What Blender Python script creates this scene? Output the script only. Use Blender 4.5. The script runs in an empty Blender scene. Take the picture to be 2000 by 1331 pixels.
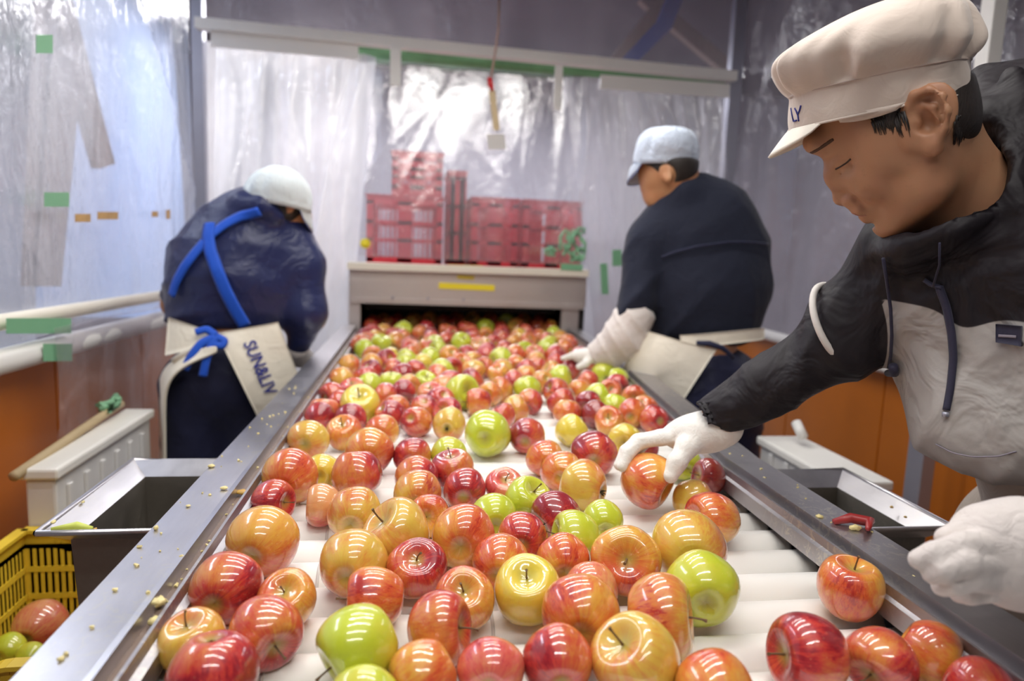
import bpy, bmesh, math, random
import numpy as np
from mathutils import Vector, Matrix

# ------------------------------------------------------------------ camera
F = 1333.0; CX, CY = 1000.0, 665.5
CAM = np.array([0.0, 0.0, 1.28])
def _solve(vx=812, vy=480, roll=0.038):
    yc = np.array([(vx-CX)/F, -(vy-CY)/F, -1.0]); yc /= np.linalg.norm(yc)
    h = np.array([1, -roll, 0.0]); z = np.cross(h, yc); z /= np.linalg.norm(z)
    if z[1] < 0: z = -z
    return np.array([np.cross(yc, z), yc, z])
CM = _solve()
def ray(px, py): return CM @ np.array([(px-CX)/F, -(py-CY)/F, -1.0])
def atD(px, py, d): return CAM + ray(px, py)*d                 # point at a distance along the view axis
def atZ(px, py, z):
    r = ray(px, py); return CAM + r*((z-CAM[2])/r[2])
def atY(px, py, y):
    r = ray(px, py); return CAM + r*(y/r[1])
def atX(px, py, x):
    r = ray(px, py); return CAM + r*(x/r[0])
S = bpy.context.scene
COL = S.collection
cd = bpy.data.cameras.new('camera'); cam = bpy.data.objects.new('camera', cd); COL.objects.link(cam)
cd.sensor_width = 36.0; cd.lens = F/2000*36; cd.clip_start = 0.02; cd.clip_end = 100
m = Matrix([[CM[i][j] for j in range(3)] for i in range(3)]).to_4x4(); m.translation = Vector(CAM)
cam.matrix_world = m
cd.dof.use_dof = True; cd.dof.focus_distance = 0.86; cd.dof.aperture_fstop = 3.2
S.camera = cam
# ------------------------------------------------------------------ world and light
S.view_settings.view_transform = 'Standard'; S.view_settings.look = 'None'
S.view_settings.exposure = 0.0; S.view_settings.gamma = 1.0; S.view_settings.use_curve_mapping = False
W = bpy.data.worlds.new('world'); S.world = W; W.use_nodes = True
W.node_tree.nodes['Background'].inputs[0].default_value = (0.80, 0.84, 1.0, 1); W.node_tree.nodes['Background'].inputs[1].default_value = 0.55
def area(name, loc, sx, sy, e, col=(1, 1, 1), rot=(0, 0, 0)):
    l = bpy.data.lights.new(name, 'AREA'); l.shape = 'RECTANGLE'; l.size = sx; l.size_y = sy; l.energy = e; l.color = col
    o = bpy.data.objects.new(name, l); COL.objects.link(o); o.location = loc; o.rotation_euler = rot
    return o
TUBES = [(0.10, -0.35), (0.10, 0.35), (0.10, 0.95), (0.12, 1.50), (0.12, 2.05)]
for x, y in TUBES: area('tube_light', (x, y, 2.245), 1.2, 0.05, 8.5, (1.0, 0.97, 0.93))
area('hall_light', (-1.7, 2.2, 2.55), 0.3, 2.0, 42, (0.80, 0.88, 1.0), (0, math.radians(0), 0))
area('hall_light', (0.6, 5.0, 2.55), 2.0, 0.3, 62, (0.95, 0.96, 1.0))
area('hall_light', (-0.45, 4.1, 2.5), 1.2, 0.25, 45, (1.0, 0.98, 0.96))
area('hall_light', (2.6, 2.6, 2.55), 0.3, 1.6, 14, (0.95, 0.93, 0.95))

# ------------------------------------------------------------------ object helpers
random.seed(7); RNG = np.random.RandomState(11)
def wloc(o):
    v = np.zeros(3)
    while o is not None:
        v = v + np.array(o.location); o = o.parent
    return v
def tag(o, label=None, cat=None, group=None, kind=None):
    if label: o['label'] = label
    if cat: o['category'] = cat
    if group: o['group'] = group
    if kind: o['kind'] = kind
    return o
def thing(name, loc, label, cat, group=None):
    o = bpy.data.objects.new(name, None); COL.objects.link(o); o.location = Vector([float(c) for c in loc]); o.empty_display_size = 0.05
    return tag(o, label, cat, group)
def mesh_obj(name, verts, faces, mats, parent=None, smooth=False, loc=None, mi=None, attrs=None):
    """verts in world space"""
    base = wloc(parent) if parent is not None else (np.array(loc, float) if loc is not None else np.zeros(3))
    off = base
    lo = np.zeros(3)
    v = np.asarray(verts, float) - off
    if parent is not None and loc is not None:
        lo = np.array(loc, float) - base; v = v - lo
    me = bpy.data.meshes.new(name)
    me.from_pydata(v.tolist(), [], faces if isinstance(faces, list) else faces.tolist()); me.validate()
    if not isinstance(mats, (list, tuple)): mats = [mats]
    for mm in mats: me.materials.append(mm)
    if mi is not None and len(mi) == len(me.polygons): me.polygons.foreach_set('material_index', np.asarray(mi, dtype=np.int32))
    if attrs:
        for k, a in attrs.items():
            at = me.attributes.new(k, 'FLOAT', 'POINT'); at.data.foreach_set('value', np.asarray(a, dtype=np.float32))
    if smooth: me.polygons.foreach_set('use_smooth', [True]*len(me.polygons))
    me.update()
    o = bpy.data.objects.new(name, me); COL.objects.link(o)
    if parent is not None:
        o.parent = parent; o.location = Vector(lo)
    elif loc is not None: o.location = Vector([float(c) for c in loc])
    return o
class MB:
    def __init__(s): s.v = []; s.f = []; s.m = []; s.cur = 0
    def add(s, vs, fs):
        n = len(s.v); s.v += [tuple(map(float, p)) for p in vs]; s.f += [tuple(i+n for i in f) for f in fs]; s.m += [s.cur]*len(fs)
    def box(s, lo, hi, bev=0.0):
        lo = np.array(lo, float); hi = np.array(hi, float)
        if bev <= 0:
            c = [(x, y, z) for z in (lo[2], hi[2]) for y in (lo[1], hi[1]) for x in (lo[0], hi[0])]
            s.add(c, [(0, 2, 3, 1), (4, 5, 7, 6), (0, 1, 5, 4), (2, 6, 7, 3), (0, 4, 6, 2), (1, 3, 7, 5)])
        else:
            bm = bmesh.new(); bmesh.ops.create_cube(bm, size=1)
            for v in bm.verts: v.co = Vector([(lo[i]+hi[i])/2 + v.co[i]*(hi[i]-lo[i]) for i in range(3)])
            bmesh.ops.bevel(bm, geom=bm.edges[:], offset=bev, segments=2, affect='EDGES', profile=0.5)
            bm.verts.index_update(); s.add([v.co[:] for v in bm.verts], [tuple(v.index for v in f.verts) for f in bm.faces]); bm.free()
    def bar(s, a, b, w, h, up=(0, 0, 1)):
        a = np.array(a, float); b = np.array(b, float); d = b-a; d /= np.linalg.norm(d)
        u = np.array(up, float); x = np.cross(d, u); x /= np.linalg.norm(x); u = np.cross(x, d)
        c = []
        for p in (a, b):
            for i, j in ((-1, -1), (1, -1), (1, 1), (-1, 1)): c.append(p+x*i*w/2+u*j*h/2)
        s.add(c, [(0, 1, 2, 3), (7, 6, 5, 4), (0, 4, 5, 1), (1, 5, 6, 2), (2, 6, 7, 3), (3, 7, 4, 0)])
    def tube(s, pts, r, n=10, cap=True, closed=False):
        pts = [np.array(p, float) for p in pts]; rs = r if isinstance(r, (list, tuple)) else [r]*len(pts)
        N = len(pts); base = len(s.v); vs = []; fs = []
        ref = np.array([0.03, 0.02, 1.0]); prev = None
        for i, p in enumerate(pts):
            t = pts[min(i+1, N-1)]-pts[max(i-1, 0)]; t /= (np.linalg.norm(t)+1e-12)
            if prev is None:
                a = np.cross(t, ref)
                if np.linalg.norm(a) < 0.1: a = np.cross(t, np.array([1.0, 0, 0]))
            else: a = prev - t*(prev@t)
            a /= np.linalg.norm(a); prev = a; b = np.cross(t, a)
            for k in range(n):
                an = 2*math.pi*k/n; vs.append(p+(a*math.cos(an)+b*math.sin(an))*rs[i])
        for i in range(N-1):
            for k in range(n): fs.append((i*n+k, i*n+(k+1) % n, (i+1)*n+(k+1) % n, (i+1)*n+k))
        if cap: fs.append(tuple(range(n-1, -1, -1))); fs.append(tuple((N-1)*n+k for k in range(n)))
        s.add(vs, fs)
    def sweep(s, prof, path, cap=True):
        """prof: list of (x offset, z); path: list of (x, y) ; x offset added to path x"""
        n = len(prof); vs = []
        for (x, y) in path:
            for (dx, z) in prof: vs.append((x+dx, y, z))
        fs = []
        for i in range(len(path)-1):
            for k in range(n): fs.append((i*n+k, i*n+(k+1) % n, (i+1)*n+(k+1) % n, (i+1)*n+k))
        if cap: fs.append(tuple(range(n-1, -1, -1))); fs.append(tuple((len(path)-1)*n+k for k in range(n)))
        s.add(vs, fs)
    def grid(s, P):
        nu, nv = P.shape[:2]; vs = P.reshape(-1, 3)
        fs = [(i*nv+j, (i+1)*nv+j, (i+1)*nv+j+1, i*nv+j+1) for i in range(nu-1) for j in range(nv-1)]
        s.add(vs, fs)
    def build(s, name, mat, parent=None, smooth=False, loc=None):
        return mesh_obj(name, s.v, s.f, mat, parent, smooth, loc, mi=s.m if isinstance(mat, (list, tuple)) else None)

# ------------------------------------------------------------------ materials
def newmat(name):
    m = bpy.data.materials.new(name); m.use_nodes = True; nt = m.node_tree
    return m, nt, nt.nodes['Principled BSDF'], nt.nodes['Material Output']
def mixc(nt, fac, a, b, typ='MIX'):
    n = nt.nodes.new('ShaderNodeMix'); n.data_type = 'RGBA'; n.blend_type = typ
    for i, v in ((0, fac), (6, a), (7, b)):
        if isinstance(v, (int, float)): n.inputs[i].default_value = v
        elif isinstance(v, tuple): n.inputs[i].default_value = (*v[:3], 1)
        else: nt.links.new(v, n.inputs[i])
    return n.outputs[2]
def noise(nt, vec, scale, detail=3, rough=0.5, dist=0.0):
    n = nt.nodes.new('ShaderNodeTexNoise'); n.inputs['Scale'].default_value = scale; n.inputs['Detail'].default_value = detail
    n.inputs['Roughness'].default_value = rough; n.inputs['Distortion'].default_value = dist
    if vec is not None: nt.links.new(vec, n.inputs['Vector'])
    return n.outputs['Fac']
def ramp(nt, fac, stops):
    n = nt.nodes.new('ShaderNodeValToRGB'); nt.links.new(fac, n.inputs[0]); e = n.color_ramp.elements
    while len(e) > 1: e.remove(e[-1])
    e[0].position = stops[0][0]; c = stops[0][1]; e[0].color = (*c, 1) if isinstance(c, tuple) else (c, c, c, 1)
    for p, c in stops[1:]:
        x = e.new(p); x.color = (*c, 1) if isinstance(c, tuple) else (c, c, c, 1)
    return n.outputs[0]
def tco(nt, kind='Object', sc=(1, 1, 1), rot=(0, 0, 0)):
    t = nt.nodes.new('ShaderNodeTexCoord'); mp = nt.nodes.new('ShaderNodeMapping'); nt.links.new(t.outputs[kind], mp.inputs[0])
    mp.inputs['Scale'].default_value = sc; mp.inputs['Rotation'].default_value = rot
    return mp.outputs[0]
def bump(nt, b, h, strength=0.3, dist=0.01, normal=None):
    n = nt.nodes.new('ShaderNodeBump'); n.inputs['Strength'].default_value = strength; n.inputs['Distance'].default_value = dist
    nt.links.new(h, n.inputs['Height'])
    if normal is not None: nt.links.new(normal, n.inputs['Normal'])
    nt.links.new(n.outputs[0], b.inputs['Normal']); return n.outputs[0]
def plain(name, col, rough=0.6, metal=0.0, var=0.12, nscale=6.0, bmp=0.0, bscale=60.0, sc=(1, 1, 1), coat=0.0, spec=0.5, sheen=0.0):
    m, nt, b, o = newmat(name); v = tco(nt, 'Object', sc)
    f = noise(nt, v, nscale, 4, 0.6)
    c = mixc(nt, f, tuple(x*(1-var) for x in col), tuple(min(1, x*(1+var)) for x in col))
    nt.links.new(c, b.inputs['Base Color']); b.inputs['Roughness'].default_value = rough; b.inputs['Metallic'].default_value = metal
    b.inputs['Coat Weight'].default_value = coat; b.inputs['Specular IOR Level'].default_value = spec
    b.inputs['Sheen Weight'].default_value = sheen
    if bmp: bump(nt, b, noise(nt, v, bscale, 3), bmp, 0.003)
    return m
def steel(name, col, rough=0.3, smear=0.0):
    m, nt, b, o = newmat(name); v = tco(nt, 'Object', (8, 1.2, 8)); v2 = tco(nt, 'Object')
    f = noise(nt, v, 14, 5, 0.7)
    c = mixc(nt, f, tuple(x*0.85 for x in col), col)
    if smear:
        s = ramp(nt, noise(nt, v2, 55, 5, 0.75, 1.5), [(0.52, 0.0), (0.60, 1.0)])
        g = ramp(nt, noise(nt, v2, 5, 2), [(0.42, 0.0), (0.62, 1.0)])
        k = nt.nodes.new('ShaderNodeMath'); k.operation = 'MULTIPLY'; nt.links.new(s, k.inputs[0]); nt.links.new(g, k.inputs[1])
        k2 = nt.nodes.new('ShaderNodeMath'); k2.operation = 'MULTIPLY'; nt.links.new(k.outputs[0], k2.inputs[0]); k2.inputs[1].default_value = smear
        c = mixc(nt, k2.outputs[0], c, (0.78, 0.74, 0.62))
    nt.links.new(c, b.inputs['Base Color']); b.inputs['Metallic'].default_value = 1.0
    r = nt.nodes.new('ShaderNodeMapRange'); nt.links.new(noise(nt, v2, 9, 5, 0.7), r.inputs[0]); r.inputs[3].default_value = rough*0.75; r.inputs[4].default_value = rough*1.5
    nt.links.new(r.outputs[0], b.inputs['Roughness'])
    bump(nt, b, noise(nt, v2, 90, 4, 0.7), 0.12, 0.001)
    return m
def plastic_film(name, haze=0.35, tint=(0.92, 0.92, 0.97), white=(0.80, 0.80, 0.86), rough=0.16, bstr=0.8, gloss=0.5):
    m = bpy.data.materials.new(name); m.use_nodes = True; nt = m.node_tree; nt.nodes.clear()
    out = nt.nodes.new('ShaderNodeOutputMaterial')
    tr = nt.nodes.new('ShaderNodeBsdfTransparent'); tr.inputs[0].default_value = (*tint, 1)
    df = nt.nodes.new('ShaderNodeBsdfDiffuse'); df.inputs[0].default_value = (*white, 1)
    tl = nt.nodes.new('ShaderNodeBsdfTranslucent'); tl.inputs[0].default_value = (*white, 1)
    gl = nt.nodes.new('ShaderNodeBsdfGlossy'); gl.inputs[0].default_value = (1, 1, 1, 1); gl.inputs['Roughness'].default_value = rough
    v = tco(nt, 'Object', (1, 1, 1)); v2 = tco(nt, 'Object', (1, 1, 0.35))
    h = nt.nodes.new('ShaderNodeMath'); h.operation = 'ADD'
    nt.links.new(noise(nt, v2, 7, 3, 0.55, 0.8), h.inputs[0])
    k = nt.nodes.new('ShaderNodeMath'); k.operation = 'MULTIPLY'; k.inputs[1].default_value = 0.25; nt.links.new(noise(nt, v, 26, 4, 0.6, 1.2), k.inputs[0]); nt.links.new(k.outputs[0], h.inputs[1])
    bp = nt.nodes.new('ShaderNodeBump'); bp.inputs['Strength'].default_value = bstr; bp.inputs['Distance'].default_value = 0.02; nt.links.new(h.outputs[0], bp.inputs['Height'])
    for q in (df, gl): nt.links.new(bp.outputs[0], q.inputs['Normal'])
    a = nt.nodes.new('ShaderNodeMixShader'); a.inputs[0].default_value = 0.5; nt.links.new(df.outputs[0], a.inputs[1]); nt.links.new(tl.outputs[0], a.inputs[2])
    hz = nt.nodes.new('ShaderNodeMapRange'); nt.links.new(noise(nt, v2, 3.2, 4, 0.6, 0.5), hz.inputs[0]); hz.inputs[1].default_value = 0.3; hz.inputs[2].default_value = 0.7
    hz.inputs[3].default_value = haze*0.65; hz.inputs[4].default_value = min(0.95, haze*1.35)
    b = nt.nodes.new('ShaderNodeMixShader'); nt.links.new(hz.outputs[0], b.inputs[0]); nt.links.new(tr.outputs[0], b.inputs[1]); nt.links.new(a.outputs[0], b.inputs[2])
    fr = nt.nodes.new('ShaderNodeFresnel'); fr.inputs[0].default_value = 1.5; nt.links.new(bp.outputs[0], fr.inputs['Normal'])
    fm = nt.nodes.new('ShaderNodeMath'); fm.operation = 'MULTIPLY_ADD'; nt.links.new(fr.outputs[0], fm.inputs[0]); fm.inputs[1].default_value = gloss; fm.inputs[2].default_value = gloss*0.12; fm.use_clamp = True
    c = nt.nodes.new('ShaderNodeMixShader'); nt.links.new(fm.outputs[0], c.inputs[0]); nt.links.new(b.outputs[0], c.inputs[1]); nt.links.new(gl.outputs[0], c.inputs[2])
    nt.links.new(c.outputs[0], out.inputs[0]); return m
M = {}
M['concrete'] = plain('concrete', (0.30, 0.28, 0.27), 0.8, var=0.25, bmp=0.3)
M['dark_ceiling'] = plain('dark_ceiling', (0.12, 0.10, 0.12), 0.9, var=0.3, nscale=2)
M['hall_wall'] = plain('hall_wall', (0.62, 0.66, 0.76), 0.8, var=0.15, nscale=2)
M['grey_wall'] = plain('grey_wall', (0.40, 0.38, 0.42), 0.8, var=0.2, nscale=2)
M['dim_wall'] = plain('dim_wall', (0.24, 0.22, 0.24), 0.8, var=0.3, nscale=2)
M['daylight_blue'] = plain('daylight_blue', (0.36, 0.50, 0.80), 0.5, var=0.1)  # bluish window daylight put into the colour of the board
M['tarp'] = plain('tarp', (0.04, 0.08, 0.35), 0.5, var=0.2)
M['stud_wood'] = plain('stud_wood', (0.30, 0.215, 0.17), 0.7, var=0.25, nscale=8, sc=(6, 6, 0.6))
M['orange'] = plain('orange_panel', (0.52, 0.145, 0.010), 0.35, var=0.22, nscale=2.5)
M['white_paint'] = plain('white_paint', (0.86, 0.84, 0.79), 0.45, var=0.08)
M['cream'] = plain('cream_wood', (0.80, 0.74, 0.62), 0.5, var=0.08)
M['pipe_white'] = plain('white_pipe', (0.82, 0.80, 0.76), 0.35, var=0.05)
M['green_pole'] = plain('green_pole', (0.16, 0.34, 0.16), 0.5, var=0.35, nscale=12)
M['grey_metal'] = plain('grey_metal', (0.36, 0.36, 0.42), 0.4, metal=0.5)
M['steel'] = steel('brushed_steel', (0.74, 0.72, 0.74), 0.30, 0.35)
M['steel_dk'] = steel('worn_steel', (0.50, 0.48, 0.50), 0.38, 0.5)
M['steel_matte'] = steel('matte_steel', (0.66, 0.60, 0.57), 0.48)
M['channel'] = plain('channel_strip', (0.20, 0.14, 0.11), 0.35, var=0.4, nscale=25, sc=(1, 0.3, 1))
M['black'] = plain('black_rubber', (0.012, 0.010, 0.010), 0.7)
M['roller'] = plain('white_roller', (0.86, 0.84, 0.80), 0.42, var=0.03)
M['roller_seam'] = plain('roller_seam', (0.62, 0.60, 0.57), 0.5, var=0.03)
M['red_crate'] = plain('red_crate', (0.62, 0.030, 0.045), 0.4, var=0.15)
M['yellow_crate'] = plain('yellow_crate', (0.82, 0.58, 0.045), 0.4, var=0.12, nscale=10)
M['tape_yellow'] = plain('yellow_tape', (0.90, 0.74, 0.03), 0.45, var=0.05)
M['tape_dull'] = plain('dull_yellow_tape', (0.62, 0.48, 0.06), 0.5, var=0.1)
M['green_tape'] = plain('green_tape', (0.20, 0.46, 0.26), 0.5, var=0.15)
M['green_pale'] = plain('pale_green_twine', (0.25, 0.50, 0.30), 0.6, var=0.3, nscale=30)
M['rust'] = plain('rust_tape', (0.55, 0.33, 0.12), 0.6, var=0.4, nscale=30)
M['pole_wood'] = plain('pole_wood', (0.50, 0.38, 0.22), 0.6, var=0.2, nscale=15)
M['white_box'] = plain('white_box', (0.72, 0.71, 0.70), 0.5, var=0.1)
M['film'] = plastic_film('film_clear', 0.40, white=(0.88, 0.87, 0.92), gloss=0.7)
M['film_white'] = plastic_film('film_white', 0.72, white=(0.95, 0.94, 0.97), gloss=0.9, rough=0.2)
M['film_clear'] = plastic_film('film_glossy', 0.16, gloss=1.9, rough=0.15, bstr=0.28)
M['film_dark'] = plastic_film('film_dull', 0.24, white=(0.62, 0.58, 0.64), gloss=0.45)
M['film_pink'] = plastic_film('film_lower', 0.17, white=(0.88, 0.76, 0.72), gloss=0.35)
M['red_plastic'] = plain('red_plastic', (0.55, 0.02, 0.02), 0.4)
M['cord'] = plain('cord', (0.35, 0.22, 0.18), 0.7)
M['mush'] = plain('apple_mush', (0.78, 0.66, 0.30), 0.45, var=0.2, nscale=80, bmp=0.6, bscale=200)
M['mush_dk'] = plain('apple_mush_brown', (0.55, 0.32, 0.06), 0.45, var=0.3, nscale=80)
M['peel'] = plain('apple_peel', (0.35, 0.03, 0.03), 0.35, var=0.2)

# ------------------------------------------------------------------ setting
def struct(name, mb, mat, smooth=False):
    o = mb.build(name, mat, None, smooth); o['kind'] = 'structure'; return o
b = MB(); b.box((-3.2, -2.2, -0.1), (3.6, 6.2, 0.0)); struct('floor', b, M['concrete'])
b = MB(); b.box((-3.2, -2.2, 2.75), (3.6, 6.2, 2.85)); struct('ceiling', b, M['dark_ceiling'])
b = MB(); b.box((-3.2, -2.2, 0), (-3.1, 6.2, 2.75)); struct('wall_left', b, M['hall_wall'])
b = MB(); b.box((3.5, -2.2, 0), (3.6, 6.2, 2.75)); struct('wall_right', b, M['dim_wall'])
b = MB(); b.box((-3.1, 6.1, 0), (3.5, 6.2, 2.75)); struct('wall_back', b, M['grey_wall'])
b = MB(); b.box((-3.1, -2.2, 0), (3.5, -2.1, 2.75)); struct('wall_front', b, M['grey_wall'])
# lamps over the belt (above the frame)
for i, (x, y) in enumerate(TUBES):
    t = thing('fluorescent_lamp', (x, y, 2.26), 'white fluorescent batten above the rollers, %s from the front' % ('first', 'second', 'third', 'fourth', 'fifth')[i], 'lamp', 'fluorescent lamps over the rollers')
    b = MB(); b.box((x-0.63, y-0.03, 2.275), (x+0.63, y+0.03, 2.33), 0.005); b.build('lamp_housing', M['white_paint'], t)
    b = MB(); b.tube([(x-0.61, y, 2.262), (x+0.61, y, 2.262)], 0.012, 12); b.build('lamp_tube', M['pipe_white'], t, True)

def sheet(name, corners, nu, nv, mat, folds, label, parent=None, amp=0.02, seed=0, pinch=None):
    """corners: lower-left, lower-right, upper-left, upper-right. folds run from top to bottom"""
    a, bb, c, d = [np.array(p, float) for p in corners]
    u = np.linspace(0, 1, nu)[:, None]; v = np.linspace(0, 1, nv)[None, :]
    P = (a[None, None]*((1-u)*(1-v))[..., None] + bb*(u*(1-v))[..., None] + c*((1-u)*v)[..., None] + d*(u*v)[..., None])
    n = np.cross(bb-a, c-a); n /= np.linalg.norm(n)
    rs = np.random.RandomState(seed); D = np.zeros((nu, nv))
    for k in range(folds):
        f = rs.uniform(2, 16); ph = rs.uniform(0, 6.28); sl = rs.uniform(-3, 3); w = rs.uniform(0.3, 1)/math.sqrt(f)
        D += w*np.sin(f*u*6.28/2 + ph + sl*v + 0.8*np.sin(3*v+ph))
    for k in range(folds*2):      # slack creases that radiate from the fixings
        x0 = rs.uniform(0, 1); ang = rs.uniform(-0.9, 0.9); wd = rs.uniform(0.006, 0.02); g = rs.uniform(0.3, 0.9)
        dist = (u-x0)-ang*(1-v)
        D += g*0.5*np.exp(-(dist/wd/1.5)**2)*np.exp(-((v-rs.uniform(0.2, 1))/0.5)**2)
    P = P + n[None, None]*(D*amp)[..., None]
    b = MB(); b.grid(P)
    o = b.build(name, mat, parent, True, loc=None if parent is not None else (a+bb)/2)
    if parent is None: tag(o, label, 'plastic sheet')
    return o
BY = 3.12
# back frame: beam, posts, pole
bf = thing('curtain_rack', (0.3, BY, 0), 'white painted frame of beam and posts that carries the clear plastic curtains', 'frame')
b = MB(); b.bar(atY(383, 46, BY-0.04), atY(1436, 150, BY-0.04), 0.05, 0.042); b.build('beam', M['white_paint'], bf)
pl = atY(388, 60, BY); pr = atY(1441, 60, BY)
b = MB(); b.box((pl[0]-0.025, BY-0.02, 0), (pl[0]+0.02, BY+0.03, 2.7)); b.build('post', M['grey_metal'], bf)
b = MB(); b.box((pr[0]-0.025, BY-0.02, 0), (pr[0]+0.03, BY+0.03, 2.7)); b.build('post', M['grey_metal'], bf)
b = MB(); b.tube([atY(690, 100, BY+0.06), atY(930, 121, BY+0.06), atY(1180, 143, BY+0.06), atY(1440, 165, BY+0.06)], 0.024, 12); b.build('green_pole', M['green_pole'], bf, True)
for px, y0, y1, w in ((773, 92, 168, 0.045), (1092, 128, 215, 0.035)):
    b = MB(); p, q = atY(px, y0, BY-0.07), atY(px, y1, BY-0.07); b.box((p[0]-w/2, BY-0.075, q[2]), (p[0]+w/2, BY-0.065, p[2]), 0.002)
    tag(b.build('hanging_strip', M['white_paint'], None, loc=(p[0], BY-0.07, q[2])), 'white strip hanging from the beam, %s of the two' % ('left' if px < 900 else 'right'), 'strip', 'white strips on the beam')
for (x0, y0, x1, y1, w) in ((412, 74, 700, 100, 0.07), (1172, 160, 1424, 178, 0.06)):
    b = MB(); b.bar(atY(x0, y0, BY-0.03), atY(x1, y1, BY-0.03), 0.012, w)
    tag(b.build('curtain_hem', M['pipe_white'], None, loc=atY((x0+x1)/2, (y0+y1)/2, BY-0.03)), 'folded white plastic hem along the top of the %s back curtain' % ('left' if x0 < 900 else 'right'), 'hem')
# curtains
def Q(pts, y): return [atY(px, py, y) for px, py in pts]
sheet('plastic_curtain', Q([(395, 960), (682, 660), (395, 78), (735, 112)], BY+0.02), 130, 60, M['film_white'], 7, 'milky plastic curtain left of the sorter opening, behind the worker with blue straps', amp=0.03, seed=3)
sheet('plastic_curtain', Q([(690, 500), (1150, 520), (722, 112), (1120, 145)], BY+0.10), 120, 50, M['film_clear'], 4, 'clear shiny plastic curtain in front of the red crates', amp=0.010, seed=5)
sheet('plastic_curtain', Q([(1165, 700), (1470, 700), (1100, 150), (1425, 165)], BY+0.0), 110, 60, M['film'], 7, 'creased plastic curtain right of the sorter opening, behind the worker in the navy jacket', amp=0.03, seed=9)
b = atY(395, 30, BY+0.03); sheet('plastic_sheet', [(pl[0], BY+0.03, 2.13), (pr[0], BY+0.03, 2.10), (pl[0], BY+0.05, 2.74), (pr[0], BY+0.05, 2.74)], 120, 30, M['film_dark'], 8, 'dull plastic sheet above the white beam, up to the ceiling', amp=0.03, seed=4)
LX = -0.93
sheet('plastic_curtain', [(LX, 0.2, 1.02), (LX, BY, 1.02), (LX, 0.2, 2.74), (LX, BY, 2.74)], 150, 60, M['film'], 8, 'creased plastic curtain along the left side of the booth', amp=0.028, seed=12)
RX = 1.50
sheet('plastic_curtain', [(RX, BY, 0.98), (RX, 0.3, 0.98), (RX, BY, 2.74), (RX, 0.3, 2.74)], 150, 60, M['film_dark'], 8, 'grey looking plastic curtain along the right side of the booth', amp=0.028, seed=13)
# side walls of the booth: orange panels, rails
def opanel(x, y0, y1, z1, nm, side):
    w = thing(nm, (x, (y0+y1)/2, 0), 'orange brown panel wall under the %s plastic curtain' % side, 'panel wall')
    n = 5; L = (y1-y0)/n
    for i in range(n):
        b = MB(); b.box((x-0.01, y0+i*L+0.003, 0), (x+0.01, y0+(i+1)*L-0.003, z1), 0.003); b.build('panel', M['orange'], w)
    return w
w = opanel(LX-0.03, 0.2, BY, 0.97, 'orange_panel_wall', 'left')
w = opanel(RX+0.03, 0.3, BY, 0.93, 'orange_panel_wall', 'right')
b = MB(); b.tube([(LX+0.02, 0.2, 1.092), (LX+0.02, BY-0.03, 1.06)], 0.019, 12); tag(b.build('white_pipe', M['cream'], None, True, loc=(LX+0.02, 1.6, 1.09)), 'cream pipe running along the left curtain, upper of the two', 'pipe')
b = MB(); b.tube([(LX+0.02, 0.2, 1.003), (LX+0.02, BY-0.03, 0.975)], 0.030, 12); tag(b.build('white_pipe', M['pipe_white'], None, True, loc=(LX+0.02, 1.6, 1.0)), 'thicker white pipe along the top of the left orange panels, lower of the two', 'pipe')
b = MB(); b.tube([(RX-0.02, 0.3, 0.94), (RX-0.02, BY-0.03, 0.965)], 0.022, 12); tag(b.build('white_pipe', M['pipe_white'], None, True, loc=(RX-0.02, 1.6, 0.95)), 'white pipe along the top of the right orange panels', 'pipe')
# lower sheet hanging over the left orange panels
sheet('plastic_sheet', [atX(105, 870, LX+0.03), atX(330, 790, LX+0.03), atX(100, 640, LX+0.055), atX(352, 590, LX+0.055)], 60, 30, M['film_pink'], 5, 'thin plastic sheet hanging over the left orange panels behind the first worker', amp=0.012, seed=21)
# posts in front of the right panels
b = MB(); p = atX(1805, 900, 1.40); b.box((1.37, p[1]-0.03, 0), (1.41, p[1]+0.03, 0.93), 0.003); tag(b.build('metal_post', M['grey_metal'], None, loc=(1.40, p[1], 0)), 'grey metal post in front of the right orange panels', 'post')
b = MB(); p = atX(1945, 0, RX-0.05); b.box((RX-0.07, p[1]-0.02, 0.99), (RX-0.03, p[1]+0.025, 2.72), 0.003); tag(b.build('wooden_stud', M['white_paint'], None, loc=(RX-0.05, p[1], 0.99)), 'pale wooden stud on the right curtain behind the beige cap', 'stud')
# things behind the left curtain
def behind(name, pts, x, th, mat, label, cat):
    """upright board beyond the left curtain, outline given at plane X=x"""
    P = [atX(px, py, x) for px, py in pts]
    b = MB(); n = len(P); vs = [p+np.array([-th, 0, 0]) for p in P]+P
    b.add(vs, [tuple(range(n)), tuple(range(2*n-1, n-1, -1))]+[(i, i+n, (i+1) % n+n, (i+1) % n) for i in range(n)])
    c = np.mean(P, axis=0); c[2] = min(p[2] for p in P)
    return tag(b.build(name, mat, None, loc=c), label, cat)
behind('wooden_plank', [(90, -40), (118, -40), (100, 430), (92, 560), (62, 560)], -1.10, 0.03, M['stud_wood'], 'brown plank behind the left curtain, the more upright one', 'plank')
behind('wooden_plank', [(120, 100), (165, 90), (120, 560), (92, 560)], -1.06, 0.03, M['stud_wood'], 'brown plank behind the left curtain, slanted below the green tape', 'plank')
behind('wooden_plank', [(95, -30), (135, -30), (225, 320), (195, 330)], -1.13, 0.03, M['stud_wood'], 'pale plank leaning the other way behind the left curtain', 'plank')
behind('daylight_board', [(95, -60), (330, -60), (372, 620), (85, 620)], -1.45, 0.03, M['daylight_blue'], 'pale blue board behind the left curtain, coloured as bluish window daylight', 'board')  # added board, its blue stands in for daylight from windows
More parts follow.
